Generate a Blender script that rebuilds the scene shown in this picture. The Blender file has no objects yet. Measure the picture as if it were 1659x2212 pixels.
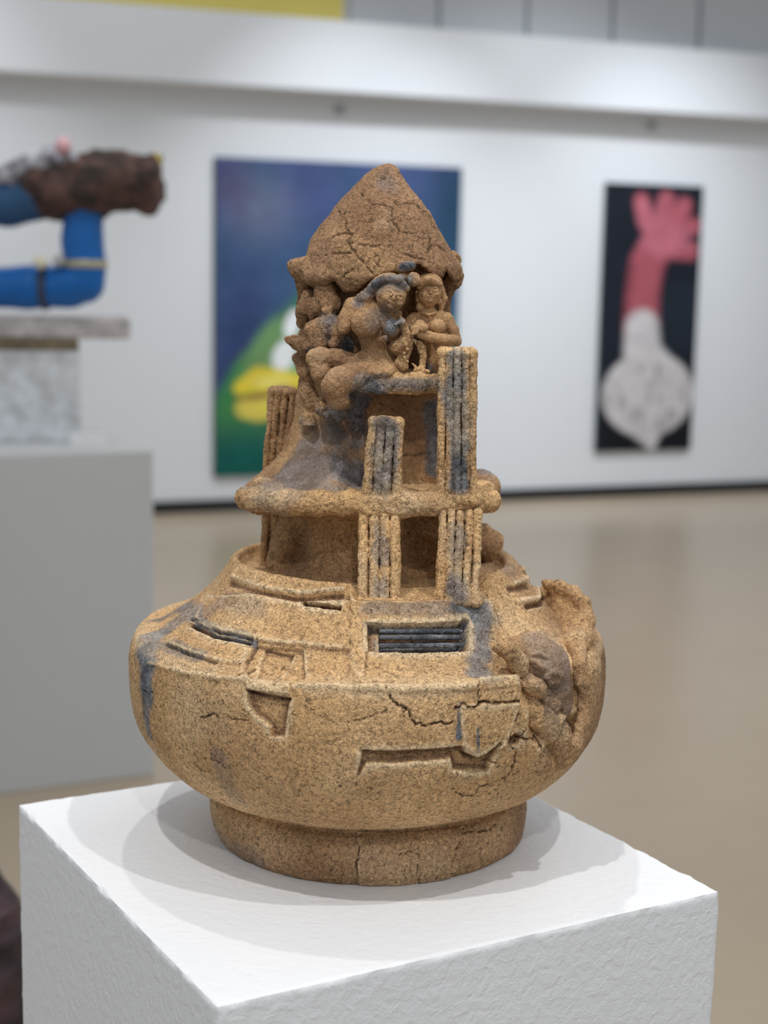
import bpy, math, random
import numpy as np
from mathutils import Matrix, Vector

scene = bpy.context.scene
COL = scene.collection
PZ = 0.95                                   # height of the display plinth top above the floor

# ------------------------------------------------------------------ camera
F_PX, PITCH, ROLL = 3328.0, 0.15593887, 0.0197698
CAM = np.array([0.00985, -1.47633, PZ + 0.5519188])
def cam_axes():
    cp, sp = math.cos(PITCH), math.sin(PITCH)
    fw = np.array([0, cp, -sp]); up = np.array([0, sp, cp]); rt = np.array([1., 0, 0])
    cr, sr = math.cos(ROLL), math.sin(ROLL)
    return cr*rt + sr*up, -sr*rt + cr*up, fw
RT, UP, FW = cam_axes()
cd = bpy.data.cameras.new('camera'); cam = bpy.data.objects.new('camera', cd); COL.objects.link(cam)
cam.matrix_world = Matrix(((RT[0], UP[0], -FW[0], CAM[0]), (RT[1], UP[1], -FW[1], CAM[1]),
                           (RT[2], UP[2], -FW[2], CAM[2]), (0, 0, 0, 1)))
cd.sensor_fit = 'AUTO'; cd.sensor_width = 36.0; cd.lens = F_PX/2212*36.0
cd.clip_start = .05; cd.clip_end = 60
cd.dof.use_dof = True; cd.dof.focus_distance = 1.36; cd.dof.aperture_fstop = 4.3
scene.camera = cam

# ------------------------------------------------------------------ world, lights, exposure
w = bpy.data.worlds.new('world'); scene.world = w; w.use_nodes = True
bg = w.node_tree.nodes['Background']; bg.inputs[0].default_value = (.89, .945, 1, 1); bg.inputs[1].default_value = .44
scene.view_settings.view_transform = 'Standard'; scene.view_settings.look = 'None'
scene.view_settings.exposure = 0.10; scene.view_settings.gamma = 1.0; scene.view_settings.use_curve_mapping = False
def spot(name, loc, tgt, power, size=math.radians(40), blend=.5, rad=.03, col=(1, .97, .93)):
    l = bpy.data.lights.new(name, 'SPOT'); l.energy = power; l.spot_size = size; l.spot_blend = blend
    l.shadow_soft_size = rad; l.color = col
    o = bpy.data.objects.new(name, l); COL.objects.link(o); o.location = loc
    o.rotation_euler = (Vector(tgt) - Vector(loc)).to_track_quat('-Z', 'Y').to_euler()
    return o
VT = (0, 0, PZ + .25)
spot('track_or_fill_spot', (-.55, -1.25, 3.9), VT, 112, math.radians(34), .6, .03)
spot('track_or_fill_spot', (.85, -.95, 3.9), VT, 90, math.radians(34), .6, .03)
spot('track_or_fill_spot', (-.25, .75, 3.9), VT, 55, math.radians(34), .6, .03)

spot('track_or_fill_spot', (.35, -3.2, 3.7), VT, 85, math.radians(30), .8, .05)  # added fill from the camera side, brightens the front faces

def floor_fill_light(loc, size, power):  # added area fill overhead to brighten the floor, not a known fitting
    l = bpy.data.lights.new('floor_fill_light', 'AREA'); l.shape = 'SQUARE'; l.size = size; l.energy = power; l.color = (1, .98, .95)
    o = bpy.data.objects.new('floor_fill_light', l); COL.objects.link(o); o.location = loc
floor_fill_light((2.6, 3.2, 4.6), 3.0, 62); floor_fill_light((-1.2, 5.2, 4.6), 3.0, 26)

# ------------------------------------------------------------------ helpers
def tag(o, label=None, cat=None, group=None, kind=None):
    if label: o['label'] = label
    if cat: o['category'] = cat
    if group: o['group'] = group
    if kind: o['kind'] = kind
    return o
def empty(name, loc=(0, 0, 0), rz=0):
    o = bpy.data.objects.new(name, None); COL.objects.link(o); o.location = loc; o.rotation_euler[2] = rz
    o.empty_display_size = .05
    return o
def mesh_obj(name, V, Fq, mat, parent=None, smooth=True, attrs=None):
    V = np.asarray(V, dtype=np.float32)
    me = bpy.data.meshes.new(name)
    if isinstance(Fq, np.ndarray):
        n = len(Fq); k = Fq.shape[1]
        me.vertices.add(len(V)); me.vertices.foreach_set('co', V.ravel())
        me.loops.add(n*k); me.loops.foreach_set('vertex_index', Fq.astype(np.int32).ravel())
        me.polygons.add(n); me.polygons.foreach_set('loop_start', np.arange(0, n*k, k, dtype=np.int32))
        me.update(calc_edges=True)
    else:
        me.from_pydata([tuple(map(float, v)) for v in V], [], Fq); me.update()
    if smooth: me.polygons.foreach_set('use_smooth', np.ones(len(me.polygons), dtype=bool))
    if attrs:
        for k_, a in attrs.items():
            if a.ndim == 2:
                at_ = me.attributes.new(k_, 'FLOAT_COLOR', 'POINT')
                c4 = np.ones((len(a), 4), np.float32); c4[:, :3] = a; at_.data.foreach_set('color', c4.ravel())
            else:
                at_ = me.attributes.new(k_, 'FLOAT', 'POINT'); at_.data.foreach_set('value', a.astype(np.float32))
    me.materials.append(mat)
    o = bpy.data.objects.new(name, me); COL.objects.link(o); o.parent = parent
    return o

# value noise, vectorised
def _h(i, j, k, s):
    n = (i*374761393 + j*668265263 + k*2147483647 + s*1274126177) & 0xffffffff
    n = ((n ^ (n >> 13))*1274126177) & 0xffffffff
    n = ((n ^ (n >> 15))*2246822519) & 0xffffffff
    return ((n ^ (n >> 16)) & 0xffff)/32767.5 - 1
_q = np.array([[.36, .48, -.8], [-.8, .6, 0], [.48, .64, .6]]); ROTM = _q @ np.array([[.8, .6, 0], [-.6, .8, 0], [0, 0, 1.]])
def vnoise(P, sc, seed=0):
    Q = (np.asarray(P, float) @ ROTM)*sc + 513.37; I = np.floor(Q).astype(np.int64); f = Q - I; f = f*f*(3 - 2*f)
    x, y, z = I[..., 0], I[..., 1], I[..., 2]; fx, fy, fz = f[..., 0], f[..., 1], f[..., 2]
    r = 0
    for a in (0, 1):
        for b in (0, 1):
            for c in (0, 1):
                r = r + _h(x+a, y+b, z+c, seed)*(fx if a else 1-fx)*(fy if b else 1-fy)*(fz if c else 1-fz)
    return r
def fbm(P, sc, oct=3, seed=0):
    r = 0; a = 1
    for o in range(oct): r = r + a*vnoise(P, sc*2**o, seed+o*7); a *= .5
    return r
def sstep(a, b, x):
    t = np.clip((x-a)/(b-a), 0, 1); return t*t*(3-2*t)

# a point of the sculpture from its place in the picture and its depth y (sculpture coordinates: axis at x=y=0, z=0 on the plinth)
CL = CAM - np.array([0, 0, PZ])
def ray(px, py):
    return FW + RT*((px - 829.5)/F_PX) - UP*((py - 1106)/F_PX)
def at(px, py, y):
    d = ray(px, py); t = (y - CL[1])/d[1]; return CL + d*t
PX = 1/2240.0                                # one pixel at the sculpture, in metres

# ------------------------------------------------------------------ materials
def new_mat(name):
    m = bpy.data.materials.new(name); m.use_nodes = True; nt = m.node_tree
    return m, nt, nt.nodes['Principled BSDF']
def node(nt, typ, **kw):
    n = nt.nodes.new(typ)
    for k, v in kw.items(): setattr(n, k, v)
    return n
def mix(nt, fac, a, b, mode='MIX'):
    n = nt.nodes.new('ShaderNodeMix'); n.data_type = 'RGBA'; n.blend_type = mode
    for s, v in ((0, fac), (6, a), (7, b)):
        if isinstance(v, bpy.types.NodeSocket): nt.links.new(v, n.inputs[s])
        elif s == 0: n.inputs[0].default_value = v
        else: n.inputs[s].default_value = (*v, 1)
    return n.outputs[2]
def noise(nt, vec, scale, detail=3, rough=.55, dist=0):
    n = nt.nodes.new('ShaderNodeTexNoise'); n.inputs['Scale'].default_value = scale; n.inputs['Detail'].default_value = detail
    n.inputs['Roughness'].default_value = rough; n.inputs['Distortion'].default_value = dist
    if vec is not None: nt.links.new(vec, n.inputs['Vector'])
    return n.outputs['Fac']
def ramp(nt, fac, pts):
    n = nt.nodes.new('ShaderNodeValToRGB'); e = n.color_ramp.elements
    while len(e) < len(pts): e.new(.5)
    for q, (p, c) in zip(e, pts): q.position = p; q.color = (c, c, c, 1) if not isinstance(c, tuple) else (*c, 1)
    nt.links.new(fac, n.inputs[0]); return n.outputs[0]
def plain(name, col, rough=.6, bump=0, bscale=60, metallic=0, var=0.0, spec=.5):
    m, nt, b = new_mat(name); b.inputs['Roughness'].default_value = rough; b.inputs['Metallic'].default_value = metallic
    b.inputs['Specular IOR Level'].default_value = spec
    tc = node(nt, 'ShaderNodeTexCoord').outputs['Object']
    f = noise(nt, tc, bscale*.3, 4)
    c = mix(nt, f, tuple(x*(1-var) for x in col), tuple(min(1, x*(1+var)) for x in col))
    nt.links.new(c, b.inputs['Base Color'])
    if bump:
        bp = node(nt, 'ShaderNodeBump'); bp.inputs['Strength'].default_value = 1; bp.inputs['Distance'].default_value = bump
        nt.links.new(noise(nt, tc, bscale, 4), bp.inputs['Height']); nt.links.new(bp.outputs[0], b.inputs['Normal'])
    return m
def clay():
    m, nt, b = new_mat('fired_clay'); b.inputs['Roughness'].default_value = .88; b.inputs['Specular IOR Level'].default_value = .22
    tc = node(nt, 'ShaderNodeTexCoord').outputs['Object']
    def attr(n): 
        a = node(nt, 'ShaderNodeAttribute'); a.attribute_name = n; return a.outputs['Fac']
    big = noise(nt, tc, 14, 4); mid = noise(nt, tc, 60, 4, .6)
    worm = noise(nt, tc, 300, 3, .65, 1.2)
    fine = noise(nt, tc, 900, 2, .6)
    base = mix(nt, ramp(nt, big, ((.3, 0), (.7, 1))), (.63, .38, .175), (.83, .54, .275))
    brown = mix(nt, ramp(nt, big, ((.3, 0), (.7, 1))), (.275, .155, .082), (.41, .245, .138))
    c = mix(nt, attr('tone'), base, brown)
    blue = mix(nt, ramp(nt, mid, ((.35, 0), (.65, 1))), (.085, .095, .112), (.26, .275, .305))
    c = mix(nt, attr('stain'), c, blue)
    pale = mix(nt, attr('pale'), c, (.86, .66, .42))
    gr_ = attr('smooth_clay')
    g = ramp(nt, worm, ((.34, .34), (.45, .84), (.56, 1.12), (.68, 1.42)))
    g = mix(nt, gr_, g, (.92, .92, .92)); c = mix(nt, 1.0, pale, g, 'MULTIPLY')
    g2 = ramp(nt, fine, ((.3, .72), (.6, 1.12)))
    c = mix(nt, 1.0, c, g2, 'MULTIPLY')
    c = mix(nt, attr('crack'), c, (.045, .026, .014))
    nt.links.new(c, b.inputs['Base Color'])
    h = node(nt, 'ShaderNodeMath', operation='MULTIPLY_ADD'); nt.links.new(worm, h.inputs[0]); h.inputs[1].default_value = 1.0
    nt.links.new(fine, h.inputs[2])
    bp = node(nt, 'ShaderNodeBump'); bp.inputs['Strength'].default_value = .9; bp.inputs['Distance'].default_value = .0019
    st_ = node(nt, 'ShaderNodeMath', operation='MULTIPLY_ADD'); nt.links.new(gr_, st_.inputs[0]); st_.inputs[1].default_value = -.75; st_.inputs[2].default_value = .95; nt.links.new(st_.outputs[0], bp.inputs['Strength'])
    nt.links.new(h.outputs[0], bp.inputs['Height']); nt.links.new(bp.outputs[0], b.inputs['Normal'])
    return m
CLAY = clay()
def vcol_mat(name, rough=.6, bump=.0):
    m, nt, b = new_mat(name); a = node(nt, 'ShaderNodeAttribute'); a.attribute_name = 'paint'
    tc = node(nt, 'ShaderNodeTexCoord').outputs['Object']
    c = mix(nt, 1.0, a.outputs['Color'], ramp(nt, noise(nt, tc, 9, 5), ((.3, .85), (.7, 1.12))), 'MULTIPLY')
    nt.links.new(c, b.inputs['Base Color']); b.inputs['Roughness'].default_value = rough
    b.inputs['Specular IOR Level'].default_value = .25
    return m

# ------------------------------------------------------------------ generic solids
def box_vf(x0, x1, y0, y1, z0, z1, bev=0.0, seg=2):
    import bmesh
    bm = bmesh.new(); bmesh.ops.create_cube(bm, size=1)
    for v in bm.verts:
        v.co = ((x0+x1)/2 + v.co.x*(x1-x0), (y0+y1)/2 + v.co.y*(y1-y0), (z0+z1)/2 + v.co.z*(z1-z0))
    if bev: bmesh.ops.bevel(bm, geom=bm.edges[:], offset=bev, segments=seg, affect='EDGES', profile=.6)
    return bm
def box(name, dims, mat, parent=None, bev=0.0, loc=None, rz=0):
    bm = box_vf(*dims, bev=bev); me = bpy.data.meshes.new(name); bm.to_mesh(me); bm.free(); me.materials.append(mat)
    o = bpy.data.objects.new(name, me); COL.objects.link(o); o.parent = parent
    if loc is not None: o.location = loc; o.rotation_euler[2] = rz
    return o

# ------------------------------------------------------------------ setting: floor, far wall, bulkhead, upper wall
WB, WD = 0.3651417, 9.84
WDIR = np.array([math.cos(WB), math.sin(WB), 0]); WN = np.array([math.sin(WB), -math.cos(WB), 0])   # WN points into the room
W0 = np.array([CAM[0], CAM[1] + WD, 0])
def wall_tz(px, py, off=0.0):                # a picture point as (along, up) on the plane 'off' metres in front of the wall
    d = ray(px, py); o = W0 + WN*off
    t = ((o - CAM) @ WN)/(d @ WN); P = CAM + d*t
    return float((P - W0) @ WDIR), float(P[2])
WHITE = plain('white_wall_paint', (.77, .795, .835), .75, .0006, 40, var=.02)
def floor_mat():
    m, nt, b = new_mat('polished_concrete'); tc = node(nt, 'ShaderNodeTexCoord').outputs['Object']
    f = noise(nt, tc, 1.1, 6, .6); g = noise(nt, tc, 7, 5)
    c = mix(nt, f, (.45, .355, .25), (.58, .465, .335)); c = mix(nt, .35, c, mix(nt, g, (.43, .35, .25), (.60, .49, .365)))
    nt.links.new(c, b.inputs['Base Color']); b.inputs['Roughness'].default_value = .3; b.inputs['Specular IOR Level'].default_value = .6
    return m
FLOOR = floor_mat()
o = box('floor', (-12, 14, -6, 22, -.1, 0), FLOOR); tag(o, kind='structure')
def wall_frame(name, off=0.0):
    e = empty(name, tuple(W0 + WN*off), WB); return e
def wbox(name, t0, t1, off0, off1, z0, z1, mat, parent=None, bev=0.0):
    """box in wall coordinates: along, distance in front of the wall, height"""
    o = box(name, (t0, t1, -off1, -off0, z0, z1), mat, None, bev)
    if parent is None: o.location = tuple(W0); o.rotation_euler[2] = WB
    else: o.parent = parent
    return o
TL, TR = -10.5, 9.5
zb = wall_tz(830, 203, .25)[1]                    # soffit height
o = wbox('wall_back', TL, TR, -.2, 0, 0, zb, WHITE); tag(o, kind='structure')
o = wbox('baseboard_back', TL, TR, 0, .02, 0, .075, plain('black_rubber', (.012, .012, .014), .5)); tag(o, kind='structure')
# bulkhead: the underside seen from below gives its depth
def off_for(px, py, z):
    lo, hi = 0, 3
    for _ in range(40):
        mid = (lo+hi)/2
        if wall_tz(px, py, mid)[1] > z: lo = mid
        else: hi = mid
    return mid
OB = .25
ztop = wall_tz(830, 52, OB)[1]
o = wbox('wall_bulkhead', TL, TR, -.2, OB, zb, ztop, WHITE); tag(o, kind='structure')
print('bulkhead', zb, OB, ztop)
wu = wbox('wall_upper', TL, TR, -.2, 0, ztop, ztop+2.6, WHITE); tag(wu, kind='structure')
PANEL = plain('grey_acoustic_panel', (.50, .515, .54), .85, .0005, 80, var=.03)
js = [wall_tz(x, 40)[0] for x in (745, 940, 1130, 1315, 1503)]
pitch_ = js[2]-js[1]
js = [js[0]] + js[1:] + [js[-1] + pitch_*k for k in range(1, 6)]
for a, b in zip(js[:-1], js[1:]):
    box('wall_panel', (a+.018, b-.018, -.05, 0, ztop, ztop+2.4), PANEL, wu, .006)

# paintings
def painting(name, tl, tr, bl, label, fn, n=(150, 200)):
    t0, z1 = wall_tz(*tl, .04); t1 = wall_tz(*tr, .04)[0]; z0 = wall_tz(*bl, .04)[1]
    z1 = (z1 + wall_tz(*tr, .04)[1])/2
    e = empty(name, tuple(W0 + WDIR*(t0+t1)/2 + WN*.005 + np.array([0, 0, z0])), WB)
    wd, ht = t1-t0, z1-z0
    box('stretcher', (-wd/2, wd/2, -.03, 0, 0, ht), plain('canvas_edge_'+name, (.03, .05, .06), .8), e, .002)
    gx, gz = np.meshgrid(np.linspace(-wd/2+.002, wd/2-.002, n[0]), np.linspace(.002, ht-.002, n[1]))
    V = np.stack([gx.ravel(), np.full(gx.size, -.0325), gz.ravel()], -1)
    i = np.arange(n[0]*n[1]).reshape(n[1], n[0])
    Q = np.stack([i[:-1, :-1], i[:-1, 1:], i[1:, 1:], i[1:, :-1]], -1).reshape(-1, 4)
    tt = gx.ravel() + (t0+t1)/2; zz = gz.ravel() + z0
    mesh_obj('canvas', V, Q, vcol_mat('paint_'+name, .5), e, True, {'paint': fn(tt, zz)})
    tag(e, label, 'painting')
    return e, (t0, t1, z0, z1)
def srgb(r, g, b):
    c = np.array([r, g, b])/255.; return np.where(c <= .04045, c/12.92, ((c+.055)/1.055)**2.4)
def ell(T, Z, px, py, rx, ry, rot=0, soft=.15):
    """soft elliptical brush mark, given by picture centre and radii"""
    c = wall_tz(px, py, .04); ax = abs(wall_tz(px+rx, py, .04)[0]-c[0]); az = abs(wall_tz(px, py-ry, .04)[1]-c[1])
    x, z = T-c[0], Z-c[1]; cr, sr = math.cos(rot), math.sin(rot)
    u, v = (x*cr+z*sr)/ax, (-x*sr+z*cr)/az
    return 1-sstep(1-soft, 1+soft, np.sqrt(u*u+v*v))
def seg2(T, Z, pts, soft=.02):
    """soft stroke along picture points (px, py, half width px)"""
    m = np.zeros_like(T)
    for (x0, y0, r0), (x1, y1, r1) in zip(pts[:-1], pts[1:]):
        a = np.array(wall_tz(x0, y0, .04)); b = np.array(wall_tz(x1, y1, .04)); d = b-a
        s0 = abs(wall_tz(x0+r0, y0, .04)[0]-a[0]); s1 = abs(wall_tz(x1+r1, y1, .04)[0]-b[0])
        h = np.clip(((T-a[0])*d[0]+(Z-a[1])*d[1])/(d@d), 0, 1)
        q = np.hypot(T-a[0]-h*d[0], Z-a[1]-h*d[1]) - (s0+(s1-s0)*h)
        m = np.maximum(m, 1-sstep(-soft, soft, q))
    return m
def lay(c, m, col): return c*(1-m[:, None]) + np.array(col)*m[:, None]
def paint_green(T, Z):
    P = np.stack([T, Z, T*0], -1)
    c = np.tile(srgb(62, 90, 130), (len(T), 1))
    n1 = fbm(P, 1.6, 3, 3); n2 = fbm(P, 2.3, 3, 9)
    c = lay(c, sstep(-.2, .7, n1)*.8, srgb(72, 84, 134)); c = lay(c, sstep(0, .8, n2)*.6, srgb(44, 84, 112))
    c = lay(c, ell(T, Z, 560, 450, 70, 70, 0, .9)*.55, srgb(120, 124, 150))
    c = lay(c, ell(T, Z, 500, 400, 40, 60, 0, .9)*.5, srgb(90, 70, 110))
    c = lay(c, ell(T, Z, 990, 450, 60, 160, 0, .9)*.8, srgb(20, 62, 84))
    c = lay(c, ell(T, Z, 520, 760, 60, 160, 0, .9)*.7, srgb(48, 56, 106))
    # green head
    a0, b0 = wall_tz(655, 625, .04); a1, b1 = wall_tz(470, 850, .04)
    nrm = np.array([b1-b0, -(a1-a0)]); nrm /= np.linalg.norm(nrm)
    sd = (T-a0)*nrm[0] + (Z-b0)*nrm[1]
    if ((wall_tz(560, 1000, .04)[0]-a0)*nrm[0] + (wall_tz(560, 1000, .04)[1]-b0)*nrm[1]) < 0: sd = -sd
    g = sstep(-.05, .05, sd + .05*fbm(P, 3, 2, 5)); rr = ell(T, Z, 700, 840, 330, 262, 0, .06)
    g = g*np.maximum(rr, (T < wall_tz(640, 800, .04)[0])*1.)
    c = lay(c, g, srgb(58, 118, 84)); c = lay(c, g*ell(T, Z, 585, 760, 75, 95, .3, .6), srgb(118, 158, 104))
    c = lay(c, g*ell(T, Z, 490, 830, 50, 90, .3, .6)*.7, srgb(66, 140, 76))
    c = lay(c, g*ell(T, Z, 520, 1010, 110, 70, 0, .6), srgb(8, 92, 84)); c = lay(c, g*ell(T, Z, 640, 860, 30, 100, 0, .6), srgb(120, 186, 138))
    c = lay(c, g*ell(T, Z, 985, 700, 60, 150, 0, .5), srgb(10, 116, 108))
    c = lay(c, ell(T, Z, 632, 700, 17, 33, -.3), srgb(240, 244, 248)); c = lay(c, ell(T, Z, 614, 768, 24, 35, -.45), srgb(240, 244, 248))
    c = lay(c, seg2(T, Z, [(530, 882, 22), (560, 885, 25), (600, 880, 22)]), srgb(226, 208, 92))
    c = lay(c, seg2(T, Z, [(520, 838, 15), (560, 820, 27), (605, 822, 22), (660, 832, 22)]), srgb(240, 216, 62))
    c = lay(c, ell(T, Z, 590, 825, 45, 14, 0, .5)*.8, srgb(250, 238, 130))
    c = lay(c, seg2(T, Z, [(512, 862, 2), (560, 858, 4), (610, 838, 4), (660, 848, 4)], .012), srgb(150, 60, 40))
    return c
def paint_bulb(T, Z):
    P = np.stack([T, Z, T*0], -1)
    c = np.tile(srgb(20, 27, 40), (len(T), 1)); c = lay(c, sstep(0, .8, fbm(P, 2, 3, 4))*.7, srgb(32, 42, 54))
    c = lay(c, ell(T, Z, 1400, 940, 130, 60, 0, .6)*.8, srgb(6, 8, 14))
    red = srgb(172, 88, 100)
    m = seg2(T, Z, [(1385, 705, 36), (1388, 640, 36), (1398, 570, 36), (1425, 520, 34), (1450, 500, 34)], .03)
    for pts in ([(1386, 434, 15), (1396, 475, 18), (1420, 510, 22)], [(1440, 434, 18), (1432, 500, 26)], [(1478, 446, 17), (1440, 500, 24)],
                [(1497, 488, 16), (1440, 505, 24)], [(1492, 543, 17), (1450, 535, 20)]):
        m = np.maximum(m, seg2(T, Z, pts, .025))
    c = lay(c, m, red)
    c = lay(c, m*sstep(0, .6, fbm(P, 3, 2, 8))*.5, srgb(206, 122, 140)); 
    ed = seg2(T, Z, [(1352, 705, 5), (1356, 640, 5), (1368, 570, 5)], .03)+seg2(T, Z, [(1422, 705, 6), (1424, 640, 6), (1436, 575, 6)], .03)
    c = lay(c, np.clip(ed, 0, 1)*m*.7, srgb(110, 48, 60))
    wm = np.maximum(ell(T, Z, 1400, 852, 97, 92, 0, .06), seg2(T, Z, [(1387, 710, 36), (1388, 760, 40), (1398, 800, 60)], .03))
    wm = np.maximum(wm, seg2(T, Z, [(1400, 920, 44), (1408, 965, 8)], .03))
    c = lay(c, wm, srgb(206, 202, 204))
    Pn = np.stack([T, Z*.4, T*0], -1)
    c = lay(c, wm*sstep(.1, .55, fbm(Pn, 24, 2, 2))*.6*ell(T, Z, 1400, 860, 85, 75, 0, .3), srgb(128, 124, 126))
    return c
pg, bgp = painting('large_painting', (466, 338), (999, 363), (474, 1030), 'large dark blue painting of a green head with a yellow beak on the white wall', paint_green)
pb, bbp = painting('tall_painting', (1312, 395), (1521, 402), (1294, 976), 'tall narrow black painting of a white bulb with a pink hand for a stem', paint_bulb, (110, 240))
zy = wall_tz(480, 18, .04)[1]
t0y, t1y = wall_tz(80, 10, .04)[0], wall_tz(741, 30, .04)[0]
ey = empty('yellow_painting', tuple(W0 + WDIR*(t0y+t1y)/2 + WN*.005 + np.array([0, 0, ztop+.02])), WB)
box('canvas', (-(t1y-t0y)/2, (t1y-t0y)/2, -.04, 0, 0, 1.5), plain('yellow_paint', tuple(srgb(214, 198, 104)), .6, var=.06, bscale=8), ey, .003)
tag(ey, 'flat yellow painting high on the wall above the white ledge', 'painting')
ex_t = wall_tz(60, 600, 0)[0]
def wp(t, off, z): return tuple(W0 + WDIR*t + WN*off + np.array([0, 0, z]))
for (a, b_, c_, d_), pw in ((bgp, 190), (bbp, 170)):
    spot('wall_spotlight', wp((a+b_)/2, 2.2, 3.9), wp((a+b_)/2, 0, (c_+d_)/2), pw, math.radians(62), 1, .05, (.90, .95, 1))
spot('wall_spotlight', wp((bgp[1]+bbp[0])/2, 2.4, 3.9), wp((bgp[1]+bbp[0])/2, 0, 1.7), 105, math.radians(62), 1, .05, (.90, .95, 1))
spot('wall_spotlight', wp(-3.2, 2.4, 3.9), wp(-3.2, 0, 1.7), 120, math.radians(62), 1, .05, (.90, .95, 1))

# ------------------------------------------------------------------ display plinth
PS, PA = .5, 0.51438
plx, ply = -0.024852+CAM[0], 1.431328+CAM[1]
def plinth_mat():
    m, nt, b = new_mat('white_plinth_paint'); b.inputs['Roughness'].default_value = .62
    tc = node(nt, 'ShaderNodeTexCoord').outputs['Object']
    f = noise(nt, tc, 6, 5); c = mix(nt, f, (.79, .81, .845), (.86, .88, .91))
    g = ramp(nt, noise(nt, tc, 3.2, 4), ((.62, 0), (.75, .35))); c = mix(nt, g, c, (.72, .70, .64))
    nt.links.new(c, b.inputs['Base Color'])
    h1 = noise(nt, tc, 95, 3, .5, .6); h2 = noise(nt, tc, 400, 2)
    s = node(nt, 'ShaderNodeMath', operation='MULTIPLY_ADD'); nt.links.new(h2, s.inputs[0]); s.inputs[1].default_value = .25; nt.links.new(h1, s.inputs[2])
    bp = node(nt, 'ShaderNodeBump'); bp.inputs['Strength'].default_value = .7; bp.inputs['Distance'].default_value = .0016
    nt.links.new(s.outputs[0], bp.inputs['Height']); nt.links.new(bp.outputs[0], b.inputs['Normal'])
    return m
def rough_box(name, s, h, mat, n=90, loc=(0, 0, 0), rz=0):
    import bmesh
    bm = box_vf(-s/2, s/2, -s/2, s/2, 0, h, bev=.0022, seg=3)
    me = bpy.data.meshes.new(name); bm.to_mesh(me); bm.free()
    me.materials.append(mat); o = bpy.data.objects.new(name, me); COL.objects.link(o); o.location = loc; o.rotation_euler[2] = rz
    return o
def painted_plinth():
    # top and four sides as one grid-skinned box so that the painted corners wobble and chip
    s, h = PS/2, PZ; n = 220
    import bmesh
    V = []; Q = []
    def patch(o, a, b, na, nb):
        k = sum(len(v) for v in V); u, v = np.meshgrid(np.linspace(0, 1, na), np.linspace(0, 1, nb), indexing='ij')
        P = o + u[..., None]*a + v[..., None]*b; V.append(P.reshape(-1, 3)); i = np.arange(na*nb).reshape(na, nb)+k
        Q.append(np.stack([i[:-1, :-1], i[1:, :-1], i[1:, 1:], i[:-1, 1:]], -1).reshape(-1, 4))
    A = np.array
    patch(A([-s, -s, h]), A([2*s, 0, 0]), A([0, 2*s, 0]), n, n)
    for o_, a in ((A([-s, -s, h-.3]), A([2*s, 0, 0])), (A([s, -s, h-.3]), A([0, 2*s, 0])), (A([s, s, h-.3]), A([-2*s, 0, 0])), (A([-s, s, h-.3]), A([0, -2*s, 0]))):
        patch(o_, a, A([0, 0, .3]), n, 130)
        patch(o_ - A([0, 0, h-.3]), a, A([0, 0, h-.3]), n, 3)
    V = np.concatenate(V); Q = np.concatenate(Q)
    # pull sharp edges inward (worn) with noise
    ex = s-np.abs(V[:, 0]); ey_ = s-np.abs(V[:, 1]); ez = h-V[:, 2]
    D = np.sort(np.stack([ex, ey_, ez], -1), -1)
    r = .0010*(1+.8*fbm(V, 60, 3, 2)); near = np.clip(1-D[:, 1]/.004, 0, 1)
    ctr = A([0, 0, h-.25]); dirn = np.stack([np.sign(V[:, 0])*(ex < .004), np.sign(V[:, 1])*(ey_ < .004), 1.*(ez < .004)], -1)
    V = V - dirn*(near*r)[:, None]
    V = V - dirn*(np.clip(fbm(V, 45, 2, 5)-.55, 0, 1)*near*.003)[:, None]
    return V, Q
V, Q = painted_plinth()
def top_pt(px, py):
    d = ray(px, py); t = (PZ-CAM[2])/d[2]; return (CAM+d*t)[:2]
cF, cR, cL = top_pt(468, 2175), top_pt(1556, 1924), top_pt(39, 1737)
plx, ply = (cR+cL)/2
eu, ev = (cR-cF)/PS, (cL-cF)/PS
V[:, :2] = V[:, :1]*eu + V[:, 1:2]*ev
print('plinth sides', np.linalg.norm(eu), np.linalg.norm(ev), eu@ev)
pl = mesh_obj('plinth', V, Q, plinth_mat()); pl.location = (plx, ply, 0); pl.rotation_euler[2] = 0
tag(pl, 'white painted display plinth with worn corners under the clay sculpture', 'plinth')

# ------------------------------------------------------------------ clay sculpture
root = empty('clay_sculpture', (0, 0, PZ))
tag(root, 'brown fired clay temple-like vessel with figures and fluted pillars, on the white plinth', 'sculpture')

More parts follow.
